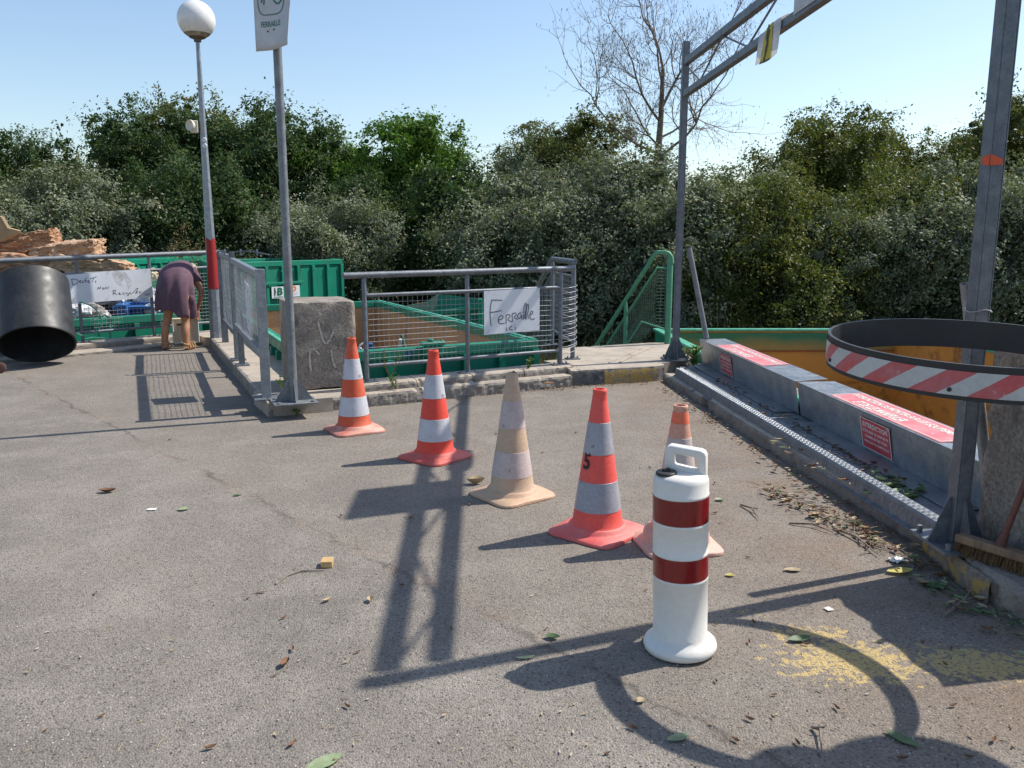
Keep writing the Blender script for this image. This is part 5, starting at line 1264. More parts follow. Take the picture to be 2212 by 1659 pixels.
# scrap in middle skip
def ms(px, py, depth):
    dd = (cm_[1] - cm_[0]).normalized(); nn = V((-dd.y, dd.x, 0)); o = cm_[0] + nn * depth; a = bearing(px, py); tt = (o - V((0,0,EYE))).dot(nn) / V(a).dot(nn); return V((0,0,EYE)) + V(a) * tt
t = thing('scrap_metal_piece', tuple(ms(784,755,.3)), 'bent white metal frame in the skip beside the concrete block', 'scrap metal')
mb = MB(); mb.tube([ms(774,756,.3), ms(778,746,.3), ms(786,740,.3), ms(790,748,.3), ms(785,758,.3), ms(776,750,.35)], .012, 8); mb.tube([ms(772,762,.3), ms(792,752,.3)], .01, 8); mb.build('bars', BAGS['white'], t)
for k, (px, py, sz, m, lab) in enumerate(((864,750,(.035,.03,.20),'white','white and blue upright strip of scrap in the middle skip'), (874,747,(.06,.03,.26),'teal','dark green bottle-shaped scrap in the middle skip'), (848,763,(.10,.08,.05),'teal','pale blue lump on the edge of the middle skip'), (800,756,(.05,.04,.16),'blue','blue sliver of scrap behind the left post of the middle railing'), (815,766,(.25,.2,.12),'dark','dark lump of scrap low in the middle skip'))):
    p = ms(px, py, .4); mb = MB(); mb.box(p, sz, .4 + k, .25 * (-1) ** k); tag(mb.build('scrap_piece', mat('bottle_green', (.05,.13,.08), rough=.4) if k == 1 else BAGS[m], loc=tuple(p), bevel=.01), lab, 'scrap metal')

# =================================================================== PERSON
def person():
    YF = 11.15
    LFo = V((-4.70, 11.06, .02)); RFo = V((-4.385, 11.02, .02))
    t = thing('person', tuple((LFo + RFo) / 2), 'person in a plum dress and sandals bending over the kerb towards a carton', 'person')
    P = lambda px, py, Y: dp(px, py, Y)
    Lk = P(361, 690, 11.13); Rk = P(402, 696, 11.11); Lh = P(370, 640, 11.12); Rh = P(396, 640, 11.12)
    pel = P(383, 622, 11.16); mid = P(383, 600, 11.26); chest = P(386, 582, 11.44); neck = P(400, 578, 11.58); head = P(411, 585, 11.68)
    shR = P(414, 588, 11.46); shL = P(356, 592, 11.46)
    elR = P(436, 632, 11.42); wrR = P(427, 668, 11.46); hdR = P(424, 676, 11.47)
    elL = P(356, 630, 11.62); wrL = P(384, 664, 11.62)
    La = LFo + V((.0, 0, .03)); Ra = RFo + V((0,0,.03)); Ltoe = LFo + V((-.03, .17, -.01)); Rtoe = RFo + V((.05, .17, -.01))
    Lc = La.lerp(Lk, .62) + V((0,-.03,0)); Rc = Ra.lerp(Rk, .62) + V((0,-.03,0))
    J = [pel, mid, chest, neck, head, Lh, Lk, Lc, La, Rh, Rk, Rc, Ra, shR, elR, wrR, shL, elL, wrL, Ltoe, Rtoe, LFo + V((0,-.03,0)), RFo + V((0,-.03,0))]
    rad = [.15,.135,.13,.055,.095,.10,.058,.060,.036,.10,.058,.060,.036,.062,.040,.024,.062,.040,.026,.028,.028,.032,.032]
    E = [(0,1),(1,2),(2,3),(3,4),(0,5),(5,6),(6,7),(7,8),(0,9),(9,10),(10,11),(11,12),(2,13),(13,14),(14,15),(2,16),(16,17),(17,18),(8,19),(12,20),(8,21),(12,22)]
    # hand: palm and five fingers
    def hand(w, dr, side, J, rad, E, wi):
        dr = dr.normalized(); sd = side.normalized(); fw = dr.cross(sd)
        palm = w + dr * .055; J.append(palm); rad.append(.026); E.append((wi, len(J)-1)); pi = len(J)-1
        for k in range(4):
            o = (k - 1.5) * .018; L = (.062, .072, .068, .052)[k]
            a = palm + dr * .035 + sd * o; b = a + dr * L * .55 + fw * .006; c = b + dr * L * .40 + fw * .018
            for q, r_ in ((a,.010),(b,.0088),(c,.0075)): J.append(q); rad.append(r_)
            n = len(J); E.extend([(pi, n-3), (n-3, n-2), (n-2, n-1)])
        a = palm - dr*.012 + sd * -.032 + fw*.008; b = a + dr*.03 + sd * -.012 + fw*.012
        J += [a, b]; rad += [.011, .0085]; n = len(J); E.extend([(pi, n-2), (n-2, n-1)])
    hand(wrR, V((-.12, .1, -1)), V((.3, 1, 0)), J, rad, E, 15)
    hand(wrL, V((.5, .0, -.8)), V((-.2, 1, 0)), J, rad, E, 18)
    me = bpy.data.meshes.new('body'); org = ORG[t]; me.from_pydata([tuple(q - org) for q in J], E, []); me.materials.append(SKIN)
    o = bpy.data.objects.new('body', me); COL.objects.link(o); o.parent = t; ORG[o] = org
    sk = o.modifiers.new('skin', 'SKIN'); sk.use_smooth_shade = True
    for i, v in enumerate(me.skin_vertices[0].data): v.radius = (rad[i], rad[i]); v.use_root = (i == 0)
    ss = o.modifiers.new('sub', 'SUBSURF'); ss.levels = 2; ss.render_levels = 2
    # dress: loft of rings
    K = 48
    path = [(P(399,578,11.60), .075, .06, V((.2,.9,-.3))), (P(396,575,11.53), .13, .085, V((.1,.9,-.15))), (P(388,581,11.44), .195, .115, V((.05,.95,-.05))), (P(384,587,11.36), .215, .135, V((0,.95,.15))),
            (P(381,596,11.28), .222, .155, V((0,.85,.4))), (P(379,608,11.20), .228, .17, V((0,.6,.75))), (P(378.5,622,11.17), .230, .175, V((0,.25,.95))), (P(378.5,636,11.16), .233, .172, V((0,.05,1))),
            (P(379.5,650,11.15), .236, .168, V((0,0,1))), (P(380.5,664,11.14), .236, .165, V((0,0,1))), (P(383,678,11.14), .226, .16, V((0,0,1)))]
    vs = []
    for j, (c, rx, ry, ax) in enumerate(path):
        ax = ax.normalized(); ex = V((1,0,0)); ex = (ex - ax * ex.dot(ax)).normalized(); ey = ax.cross(ex)
        fold = max(0, (j - 4)) / 6
        for k in range(K):
            a = 2*math.pi*k/K
            rr_ = 1 + fold * (.20 * math.sin(a*6 + .6) + .10 * math.sin(a*11 + j*.2)) * (1 if math.sin(a) < .6 else .4)
            w = ex * (rx * math.cos(a) * rr_) + ey * (ry * math.sin(a) * rr_)
            p = c + w
            if j == 10: p.z += -.06 * math.cos(a) + .025 * math.sin(a*7 + .6) + .05*math.exp(-((a - 4.4)/.35)**2)
            if j == 9: p.z += -.03 * math.cos(a)
            vs.append(p)
    fs = [(j*K+k, j*K+(k+1)%K, (j+1)*K+(k+1)%K, (j+1)*K+k) for j in range(len(path)-1) for k in range(K)]
    mb = MB(); mb.add(vs, fs, True); dr = mb.build('dress', DRESS, t, sharp=80); sm = dr.modifiers.new('thickness', 'SOLIDIFY'); sm.thickness = .004; sb = dr.modifiers.new('sub', 'SUBSURF'); sb.levels = 1; sb.render_levels = 1
    for s, e_, nm in ((shR, elR, 1), (shL, elL, -1)):
        e2 = s.lerp(e_, .50); st = s + V((-.05*nm, -.02, .0)); mb = MB(); mb.tube([st, s, s.lerp(e_, .25), e2 + V((.006*nm,0,0))], [.085, .088, .080, .074], 20, cap=False); q = mb.build('sleeve', DRESS, t); sm = q.modifiers.new('thickness', 'SOLIDIFY'); sm.thickness = .004
    # side pocket
    mb = MB(); crumple(mb, P(414, 648, 11.14), (.045,.05,.075), 4, .25, 2); mb.f = mb.f; mb.sm = [True]*len(mb.f); mb.build('pocket', DRESS, t)
    mb = MB(); random.seed(11)
    crumple(mb, head + V((-.005,-.01,.015)), (.098,.104,.100), 2, .25, 3); mb.sm = [True]*len(mb.f)
    for i in range(160):
        u = V((random.gauss(0,1), random.gauss(0,1), random.gauss(0,1) + .3)).normalized(); a = head + u * .10; b = a + u * .03 + V((random.uniform(-.03,.03), .0, -.02)); w = V((.004,0,0)); mb.add([a - w, a + w, b + w, b - w], [(0,1,2,3)])
    mb.build('hair', HAIR, t)
    # face: nose, mouth, eyes on the far side of the head
    fd = V((.2,.75,-.62)).normalized(); sx = fd.cross(V((0,0,1))).normalized(); up = sx.cross(fd)
    mb = MB(); mb.lathe([(0,.03),(.008,.022),(.013,.008),(.014,0)], head + fd*.090 - up*.005, 10, M=fd.to_track_quat('Z','Y').to_matrix().to_4x4()); mb.build('nose', SKIN, t)
    for s in (-1, 1):
        mb = MB(); mb.lathe([(0,.006),(.008,.004),(.011,0)], head + fd*.090 + sx*s*.030 + up*.022, 10, M=fd.to_track_quat('Z','Y').to_matrix().to_4x4()); mb.build('eye', BOARD, t)
    mb = MB(); mb.stroke([head + fd*.093 - up*.042 - sx*.02, head + fd*.096 - up*.045, head + fd*.093 - up*.042 + sx*.02], .008, fd); mb.build('mouth', mat('lips', (.35,.12,.10), rough=.5), t)
    # sandals
    for p, toe, s in ((LFo, V((-.03,.17,0)), -1), (RFo, V((.05,.17,0)), 1)):
        d = toe.normalized(); n = V((-d.y, d.x, 0)); mb = MB(); ol = []
        for k in range(24):
            a = 2*math.pi*k/24; xx = .13 * math.cos(a); yy = (.040 + .008*math.cos(a)) * math.sin(a); ol.append(p + d * (.055 + xx) + n * yy)
        mb.prism([(q.x, q.y) for q in ol], .032, .052)
        for off in (.02, .075, .125):
            c = p + d * off; mb.tube([V((c.x, c.y, .05)) + n*.046, V((c.x, c.y, .098)) + n*.025, V((c.x, c.y, .106)), V((c.x, c.y, .098)) - n*.025, V((c.x, c.y, .05)) - n*.046], .010, 6)
        mb.tube([p + n*.04 + V((0,0,.05)), p - d*.05 + V((0,0,.075)), p - n*.04 + V((0,0,.05))], .010, 6)
        mb.tube([p + n*.035 + V((0,0,.06)), p - d*.02 + V((0,0,.115)), p - n*.035 + V((0,0,.06))], .008, 6)
        mb.build('sandal', STRAPS, t)
    # red strap in hand
    t3 = thing('carton', tuple(P(400, 738, 11.44)), 'cream carton with small black label standing at the woman\'s feet against the railing', 'carton')
    c = P(400, 711, 11.47); w, dth, h = .33, .13, .335
    ang = R(27); c = V((c.x, c.y, .055 + h/2))
    mb = MB(); mb.box(c, (w, dth, h), ang); mb.build('box', CARDB, t3, bevel=.003)
    ux = V((math.cos(ang), math.sin(ang), 0)); fx = V((ux.y, -ux.x, 0)); F = lambda u, v: c + ux * (w * (u-.5)) + V((0,0,h*(v-.5))) + fx * (dth/2 + .002)
    mb = MB(); mb.add([F(.16,.72), F(.58,.72), F(.58,.80), F(.16,.80)], [(0,1,2,3)]); mb.build('black_label', mat('black_print', (.05,.04,.03)), t3)
    mb = MB(); mb.stroke([F(.46,.30), F(.42,.22), F(.45,.14), F(.52,.13), F(.55,.22), F(.50,.27)], .006, fx); mb.build('printed_mark', mat('black_print', (.05,.04,.03)), t3)
    mb = MB()
    for (a, b) in (((0,0),(1,0)), ((0,0),(0,1)), ((1,0),(1,1))): mb.beam(F(*a), F(*b), .012, .012)
    mb.build('white_edge', BOARD, t3)
    t4 = thing('red_bag_strap', tuple(P(418, 672, 11.44)), 'small red bag handle held in the right hand', 'bag')
    mb = MB(); crumple(mb, P(418.5, 673, 11.44), (.05,.03,.022), 1, .4, 2); mb.build('cloth', mat('red_cloth', (.35,.01,.03), rough=.6), t4)
person()

# =================================================================== TREES AND BUSHES
rng = np.random.default_rng(5)
def leaf_mesh(name, clumps, n, size, m, seed, flat=.35, aspect=.5, shell=.2):
    r = np.random.default_rng(seed); cl = np.array([c[0] for c in clumps]); cr = np.array([c[1] for c in clumps])
    w = (cr[:,0] * cr[:,1] + cr[:,1]*cr[:,2]); w = w / w.sum(); idx = r.choice(len(cl), n, p=w)
    d = r.normal(size=(n,3)); d[:,2] += .25; d /= np.linalg.norm(d, axis=1)[:,None]
    rad = shell + (1 - shell) * r.random(n) ** .5
    pos = cl[idx] + d * cr[idx] * rad[:,None] * (1 + .22 * r.normal(size=(n,1)))
    f = np.zeros(n); g = np.zeros((n,3))
    for wl, am in ((1.1,1.0),(.55,.8),(.28,.6)):
        for q in range(4):
            k = r.normal(size=3); k *= 2*np.pi/(wl*np.linalg.norm(k)); ph = r.random()*6.28; dirn = r.normal(size=3)*.055*wl
            sn = np.sin(pos @ k + ph); f += am*sn; g += sn[:,None]*dirn*2.2
    pos = pos + g; keep = f > -.55
    pos = np.where(keep[:,None], pos, cl[idx] + d * cr[idx] * .25)
    nr = d * 1.25 + r.normal(size=(n,3)) * .62; nr[:,2] += flat; nr /= np.linalg.norm(nr, axis=1)[:,None]
    tmp = r.normal(size=(n,3)); u = np.cross(nr, tmp); u /= np.linalg.norm(u, axis=1)[:,None]; v = np.cross(nr, u)
    s = size * (.6 + .8 * r.random(n))[:,None]
    a = pos + u * s; b = pos + v * s * aspect + nr * s * .15; c = pos - u * s; e = pos - v * s * aspect + nr * s * .15
    co = np.stack([a, b, c, e], 1).reshape(-1, 3).astype(np.float32)
    me = bpy.data.meshes.new(name); me.vertices.add(4*n); me.vertices.foreach_set('co', co.ravel())
    me.loops.add(4*n); me.loops.foreach_set('vertex_index', np.arange(4*n, dtype=np.int32)); me.polygons.add(n)
    me.polygons.foreach_set('loop_start', np.arange(0, 4*n, 4, dtype=np.int32)); me.polygons.foreach_set('loop_total', np.full(n, 4, dtype=np.int32))
    me.materials.append(m); me.update(); me.validate(); return me
def mk_clumps(seed, R0, H, z0, nc, cr, spread=1.0, spires=4, fill=.35, lobes=5):
    r = random.Random(seed); out = []
    lob = [(V((r.uniform(-.5,.5)*R0, r.uniform(-.4,.4)*R0, z0 + H*r.uniform(.35,.8))), R0*r.uniform(.42,.65)) for _ in range(lobes)]
    for i in range(nc):
        if r.random() < .62:
            c, rr_ = r.choice(lob); d = V((r.gauss(0,1), r.gauss(0,1), r.gauss(.3,1))).normalized(); p = c + V((d.x*rr_, d.y*rr_, d.z*rr_*.85))
        else:
            a = r.uniform(0, 2*math.pi); k = r.uniform(fill, 1) * R0; zz = r.random() ** .8; p = V((math.cos(a)*k*(1-.45*zz), math.sin(a)*k*(1-.45*zz), z0 + H*zz*.9))
        p.z = max(p.z, z0); q = cr * r.uniform(.6, 1.3); out.append(((p.x, p.y, p.z), (q*1.1, q*1.1, q*.75)))
    for i in range(spires):
        a = r.uniform(0, 2*math.pi); k = r.uniform(0, .8)*R0; p = V((math.cos(a)*k, math.sin(a)*k, z0 + H*(.62 - .22*(k/R0)**2)))
        for j in range(7): out.append(((p.x*(1+j*.02) + r.uniform(-.08,.08), p.y + r.uniform(-.08,.08), p.z + j*H*.062), (cr*(.85 - .10*j),)*3))
    return out
def woody(seed, R0, H, z0, trunk_r, base=-.2, limbs=7, mats=None):
    r = random.Random(seed); mb = MB(); top = V((r.uniform(-.2,.2), 0, z0 + H*.7))
    mb.tube([V((0,0,base)), V((.05,0,z0*.5)), V((r.uniform(-.1,.1),0,z0 + .1)), top], [trunk_r, trunk_r*.85, trunk_r*.7, trunk_r*.2], 8)
    for i in range(limbs):
        a = r.uniform(0, 2*math.pi); s = r.uniform(.1,.6); o = V((0,0,z0 + H*s*.6)); e = o + V((math.cos(a)*R0*.75, math.sin(a)*R0*.75, H*r.uniform(.15,.4)))
        mb.tube([o, o.lerp(e, .5) + V((0,0,.1)), e], [trunk_r*.45, trunk_r*.28, trunk_r*.08], 6)
    return mb
def tree_kind(key, R0, H, z0, nc, cr, n, size, m, trunk_r, seed, **kw):
    cl = mk_clumps(seed, R0, H, z0, nc, cr, **kw); lm = leaf_mesh(key + '_crown', cl, n, size, m, seed)
    w = woody(seed, R0, H, z0, trunk_r); return lm, w
KIND = {}
def place(kname, kobj, name, px, Y, s, rz, label, cat, group, zs=1.0, zoff=0.0):
    lm, w, bark = KIND[kobj]
    X = (px - CX) / FP * (Y * math.cos(PITCH)); z = gz(X, Y) - .1 + zoff
    t = bpy.data.objects.new(name, None); COL.objects.link(t); t.location = (X, Y, z); t.rotation_euler = (0,0,rz); t.scale = (s, s, s * zs); ORG[t] = V((0,0,0))
    tag(t, label, cat, group)
    c = bpy.data.objects.new('crown', lm); COL.objects.link(c); c.parent = t
    k = bpy.data.objects.new('trunk', w); COL.objects.link(k); k.parent = t
    return t
def reg(key, *a, bark=BARK, **kw):
    lm, w = tree_kind(key, *a, **kw); o = w.build(key + '_wood', bark); me = o.data; bpy.data.objects.remove(o); KIND[key] = (lm, me, bark)
reg('silver_a', 1.9, 3.6, .3, 120, .46, 110000, .036, LF_SILVER, .09, 21, fill=.1)
reg('silver_b', 1.9, 3.8, .2, 130, .42, 110000, .036, LF_SILVER, .09, 22, fill=.1)
reg('dark_a', 2.2, 4.4, .6, 105, .44, 90000, .042, LF_DARK, .13, 23, spires=9, lobes=8)
reg('dark_b', 1.9, 3.9, .5, 95, .40, 75000, .042, LF_DARK, .12, 24, spires=9, lobes=7)
reg('bright', 2.0, 4.3, .7, 90, .42, 75000, .046, LF_BRIGHT, .14, 25, spires=8, lobes=8)
reg('olive', 2.1, 4.0, .5, 90, .40, 70000, .038, LF_OLIVE, .11, 26, spires=9, lobes=7)
reg('pale', 1.7, 3.5, .5, 70, .32, 34000, .034, LF_PALE, .08, 27, spires=10, lobes=6)
reg('yellowing', 2.7, 4.6, .6, 140, .44, 110000, .038, LF_MIX, .13, 28, spires=12, lobes=9)
reg('sparse', 1.7, 4.0, .8, 52, .33, 24000, .044, LF_DARK, .10, 29, spires=9)
reg('dry', 1.2, 1.3, .1, 60, .30, 30000, .014, LF_DRY, .05, 30, spires=2)

TG = 'broad-leaved trees rising behind the hedge'
place('', 'dark_a', 'deciduous_tree', -10, 27, 1.02, .4, 'dark green tree cut off by the left edge of the picture', 'tree', TG)
place('', 'olive', 'deciduous_tree', 85, 28, .93, 1.2, 'soft olive green rounded tree, second from the left edge', 'tree', TG)
place('', 'sparse', 'deciduous_tree', 262, 26, 1.18, 2.2, 'thin airy dark tree with sky gaps, left of the tallest left-hand tree', 'tree', TG)
place('', 'dark_a', 'deciduous_tree', 420, 26, 1.12, 3.0, 'broad dark tree right behind the lamp post', 'tree', TG)
place('', 'olive', 'deciduous_tree', 500, 28, 1.30, 4.0, 'olive green tree crown between the lamp post and sign pole', 'tree', TG)
place('', 'dark_b', 'deciduous_tree', 600, 26, 1.28, 5.0, 'dark tree right behind the sign pole', 'tree', TG)
place('', 'bright', 'deciduous_tree', 748, 27, .95, 1.0, 'smaller bright green tree right of the sign pole', 'tree', TG)
place('', 'bright', 'deciduous_tree', 895, 25, 1.10, 2.5, 'tallest bright green tree in the middle, above the beige cone', 'tree', TG)
place('', 'pale', 'deciduous_tree', 1090, 29, 1.15, .2, 'pale feathery tree just right of the bright green tree', 'tree', TG)
place('', 'pale', 'deciduous_tree', 1180, 28, 1.25, 2.2, 'pale grey-green tree left of the bare tree', 'tree', TG)
place('', 'olive', 'deciduous_tree', 1235, 28, 1.20, 5.6, 'olive tree with dark top touching the bare tree branches', 'tree', TG)
place('', 'yellowing', 'deciduous_tree', 1800, 24, 1.10, .5, 'big yellowish green tree between gantry posts', 'tree', TG)
place('', 'yellowing', 'deciduous_tree', 1725, 24.5, .90, 4.1, 'yellowish green tree on the left shoulder of the big one', 'tree', TG)
place('', 'yellowing', 'deciduous_tree', 1905, 25, .98, 2.5, 'yellowish green tree on the right shoulder of the big one', 'tree', TG)
place('', 'dark_b', 'deciduous_tree', 2060, 27, 1.06, 3.4, 'small dark tree just left of the near gantry post', 'tree', TG)
place('', 'olive', 'deciduous_tree', 2215, 24, 1.28, 4.4, 'green tree at the right edge beyond the near gantry post', 'tree', TG)
BG = 'silver-leaved bushes forming the hedge'
bush = [(-30,20,1.0,'silver_a','silvery bush cut by the left edge behind the insulation heap'), (80,21,1.06,'silver_b','silvery bush behind the pale insulation slab'), (190,20.5,1.0,'silver_a','silvery bush above the Dechets board'),
        (300,21.5,.92,'dark_b','dark green bush left of the lamp post, behind the container'), (400,22,.90,'dark_a','dark green bush behind the bending woman'), (515,21.5,.88,'dark_b','dark green bush between lamp post and sign pole'),
        (690,19.5,.92,'silver_b','silver bush right of the sign pole above the logo container'), (640,21.5,.92,'silver_a','silver bush right behind the sign pole'), (790,23,.80,'dark_a','dark bush under the bright green trees'), (905,23.5,.72,'dark_b','deep shaded bush under the tallest bright tree'),
        (1010,21,.98,'dark_b','shaded bush left of the silver mound'), (1105,19,1.0,'silver_a','silver bush above the Ferraille board'), (1190,20.5,1.12,'silver_b','silver mound below the pale trees'), (1290,18.6,1.02,'silver_a','silver bush behind the steps'),
        (1375,20,1.14,'silver_b','silver bush at the foot of the bare tree'), (1460,18.6,1.04,'silver_a','silver bush right behind the far gantry post'), (1560,19.5,1.08,'silver_b','silver bush behind the tilted pipe'), (1650,18.2,.86,'yellowing','green and silver bush right of the tilted pipe'),
        (1745,19.5,.94,'silver_b','silver bush under the big yellowish tree'), (1840,18.4,.90,'silver_a','silver bush above the rim of the ochre skip'), (1940,19,1.0,'olive','olive bush left of the near gantry post'), (2040,18,1.04,'silver_a','silver bush behind the near gantry post'), (2150,18.4,1.10,'silver_b','silver bush just right of the near gantry post'), (2260,18,1.12,'silver_a','silver bush cut by the right edge')]
for i, (px, Y, s, k, lab) in enumerate(bush): place('', k, 'hedge_bush', px, Y, s, i * 1.3, lab, 'bush', BG, zoff=-.1)
for px, Y, s, lab in ((255,17.5,1.0,'dry brown brushwood behind the insulation heap'), (345,17.6,1.05,'dry brown brushwood above the woman, behind the containers'), (430,18.2,.9,'dry brown brushwood left of the lamp post')):
    place('', 'dry', 'dry_shrub', px, Y, s * 1.3, px, lab, 'shrub', 'dry brown brushwood behind the containers', zoff=.3)
# added unseen post with discs, shaped to cast rounded shadows at bottom right
t = thing('shadow_caster', (3.0, 2.2, 0), 'added post with round shadow-casting discs just outside the right edge', 'shadow caster')
mb = MB(); mb.tube([V((3.05,2.15,0)), V((3.05,2.15,2.1))], .038, 16); mb.tube([V((3.05,2.15,1.95)), V((2.6,2.55,1.92)), V((2.2,2.66,1.90))], .02, 10); mb.build('post', GALV_D, t)
for c, rr_ in ((V((2.62,2.60,1.95)), .27), (V((2.26,2.66,1.88)), .14), (V((3.05,2.38,1.9)), .24)):
    M = V((.8,.32,.55)).to_track_quat('Z', 'Y').to_matrix().to_4x4(); mb = MB(); mb.lathe([(0,.05), (rr_*.6,.035), (rr_*.95,0), (rr_,-.01), (rr_*.9,-.05), (0,-.07)], c, 36, M=M); mb.build('shadow_disc', BLACKP, t)
# far dark wood closing the gaps low down
cl = [((xx + random.uniform(-.5,.5), 31 + random.uniform(-1,1), .2 + random.uniform(0, 1.5)), (1.3, 1.0, 1.0)) for xx in [v * .9 for v in range(-30, 34)]]
o = bpy.data.objects.new('far_undergrowth', leaf_mesh('far_undergrowth', cl, 60000, .10, LF_DARK, 77)); COL.objects.link(o); tag(o, 'low dark undergrowth under the far trees', 'undergrowth', kind='stuff')
# front shadowed undergrowth
cl = [((xx + random.uniform(-.4,.4), 20.5 + random.uniform(-.6,.6), -1.1 + random.uniform(0, 1.3)), (.8, .6, .6)) for xx in [v * .45 for v in range(-34, 40)]]
o = bpy.data.objects.new('undergrowth', leaf_mesh('undergrowth', cl, 60000, .07, LF_DARK, 78)); COL.objects.link(o); tag(o, 'dark undergrowth at the foot of the hedge', 'undergrowth', kind='stuff')

def bare_tree():
    r = random.Random(12); Y = 22.0; base = dp(1422, 395, Y); base.z = gz(base.x, Y)
    t = thing('bare_tree', tuple(base), 'tall leafless tree with fine twigs rising above the hedge left of the gantry post', 'tree')
    mt = MB(); ml = MB(); mtw = MB(); pods = []
    def seg(mb, p, d, L, r0, r1, curve, n=4):
        pts = [p]; rs = [r0]; q = p.copy(); dd = d.copy()
        for i in range(n):
            dd = (dd + V((r.gauss(0,curve), r.gauss(0,curve), r.gauss(.04,curve*.6)))).normalized(); q = q + dd * (L/n); pts.append(q.copy()); rs.append(r0 + (r1 - r0)*(i+1)/n)
        mb.tube(pts, rs, 7 if r0 > .03 else (5 if r0 > .012 else 3), cap=False); return pts, dd
    def grow(p, d, L, r0, lev):
        mb = ml if lev <= 2 else mtw
        pts, dd = seg(mb, p, d, L, r0, r0*.55, .12 + .035*lev)
        if lev >= 5:
            if r.random() < .4: pods.append(pts[-1])
            return
        nk = (3, 4, 4, 4, 3)[lev] if lev < 5 else 2
        for i in range(nk):
            k = r.randint(1, len(pts)-1); q = pts[k]
            ax = dd.orthogonal(); ax.rotate(Quaternion(dd, r.uniform(0, 2*math.pi))); nd = (dd * r.uniform(.6, 1.0) + ax * r.uniform(.5, .85) + V((0,0,.10))).normalized()
            grow(q, nd, L * r.uniform(.52,.74), r0 * .5, lev + 1)
        grow(pts[-1], (dd + V((r.gauss(0,.15), r.gauss(0,.15), .08))).normalized(), L*.70, r0*.55, lev + 1)
    P = lambda px, py: dp(px, py, Y)
    trunk = [base, P(1420,350), P(1428,250), P(1432,150)]; mt.tube(trunk, [.115,.095,.07,.05], 9, cap=False)
    k = P(1430,225)
    grow(P(1432,150), (P(1440,60) - P(1432,150)).normalized(), 1.5, .034, 2)
    grow(P(1430,200), (P(1410,90) - P(1430,200)).normalized(), 1.2, .030, 2)
    grow(P(1429,235), (P(1490,130) - P(1429,235)).normalized(), 1.6, .038, 1)
    grow(P(1427,265), (P(1350,150) - P(1427,265)).normalized(), 1.7, .034, 1)
    grow(P(1421,330), (P(1280,270) - P(1421,330)).normalized(), 2.0, .034, 2)
    grow(P(1421,345), (P(1560,250) - P(1421,345)).normalized(), 1.8, .040, 1)
    grow(P(1421,300), (P(1530,290) - P(1421,330)).normalized(), 1.8, .030, 2)
    grow(P(1422,315), (P(1330,210) - P(1421,315)).normalized(), 1.3, .030, 1)
    mt.build('trunk', BARK_L, t); ml.build('branches', BARK_L, t); mtw.build('twigs', TWIG, t)
    mb = MB()
    for p in pods:
        for j in range(2):
            a = p + V((r.uniform(-.15,.15), r.uniform(-.15,.15), r.uniform(-.12,.1))); w = V((.008,0,0)); mb.add([a - w, a + w, a + w*.3 - V((0,0,.06)), a - w*.3 - V((0,0,.06))], [(0,1,2,3)])
    mb.build('seed_pods', TWIG, t)
bare_tree()

# meadow grass behind the steps
def blades(name, n, area, h, m, label, cat, seed, kind='stuff', zf=None, w=.006):
    r = random.Random(seed); mb = MB()
    for i in range(n):
        x0 = r.uniform(area[0], area[1]); y0 = r.uniform(area[2], area[3]); z = (zf(x0, y0) if zf else gz(x0, y0)) - .02; H = h * r.uniform(.4, 1.1); b = V((r.gauss(0,.18), r.gauss(0,.18), 0)) * H
        p = V((x0, y0, z)); a = r.uniform(0, math.pi); s = V((math.cos(a), math.sin(a), 0)) * w
        mb.add([p - s, p + s, p + b*.4 + s*.7 + V((0,0,H*.6)), p + b*.4 - s*.7 + V((0,0,H*.6)), p + b + V((0,0,H))], [(0,1,2,3), (3,2,4)])
    return tag(mb.build(name, m), label, cat, kind=kind)
blades('meadow_grass', 9000, (-1.5, 5.0, 12.6, 18.5), .85, LF_GRASS, 'dry meadow grass beyond the steps', 'grass', 3, w=.008)
blades('wild_grass', 6000, (-14, 9, 17.5, 20), .9, LF_GRASS, 'dry grass at the foot of the hedge', 'grass', 4, w=.008)
def stalk(x0, y0, z0, H, m, label, yellow=False, name='weed', seed=1, w=.10, cat='weed', n=10, group=None, size=.018):
    r = random.Random(seed); t = thing(name, (x0, y0, z0), label, cat, group); mb = MB(); ml = MB()
    for k in range(4):
        e = V((x0 + r.uniform(-w,w), y0 + r.uniform(-w,w), z0 + H*r.uniform(.7,1))); s = V((x0, y0, z0)); md = s.lerp(e, .5) + V((r.uniform(-.03,.03),0,.02)); mb.tube([s, md, e], [.004,.003,.002], 4, cap=False)
        for j in range(n):
            u = r.random() ** .7; c = s.lerp(md, u*2) if u < .5 else md.lerp(e, u*2-1); d = V((r.gauss(0,1), r.gauss(0,1), r.uniform(-.2,.8))).normalized(); L = size*r.uniform(.6,1.4); q = d.orthogonal()*L*.3
            ml.add([c, c + d*L*.5 + q, c + d*L, c + d*L*.5 - q], [(0,1,2,3)])
    mb.build('stems', TWIG if m is LF_DRY else LF_OLIVE, t); ml.build('leaves', m, t)
    if yellow:
        mb = MB()
        for j in range(14): c = e + V((r.uniform(-.06,.06), r.uniform(-.06,.06), r.uniform(-.04,.04))); mb.add([c + V((.018,0,0)), c + V((0,0,.018)), c - V((.018,0,0)), c - V((0,0,.018))], [(0,1,2,3)])
        mb.build('flowers', mat('yellow_petal', (.75,.6,.03), rough=.7, famt=.1, bump=0), t)
pw = dp(1290, 730, 13.2); stalk(pw.x, pw.y, -1.5, 1.62, LF_OLIVE, 'tall weed with yellow flowers behind the landing', True, seed=2, w=.22, n=22)
pw = dp(1312, 700, 13.6); stalk(pw.x, pw.y, -1.5, 1.85, LF_DRY, 'tall dry seed stalk left of the green stair rail', seed=3, n=30, w=.15)
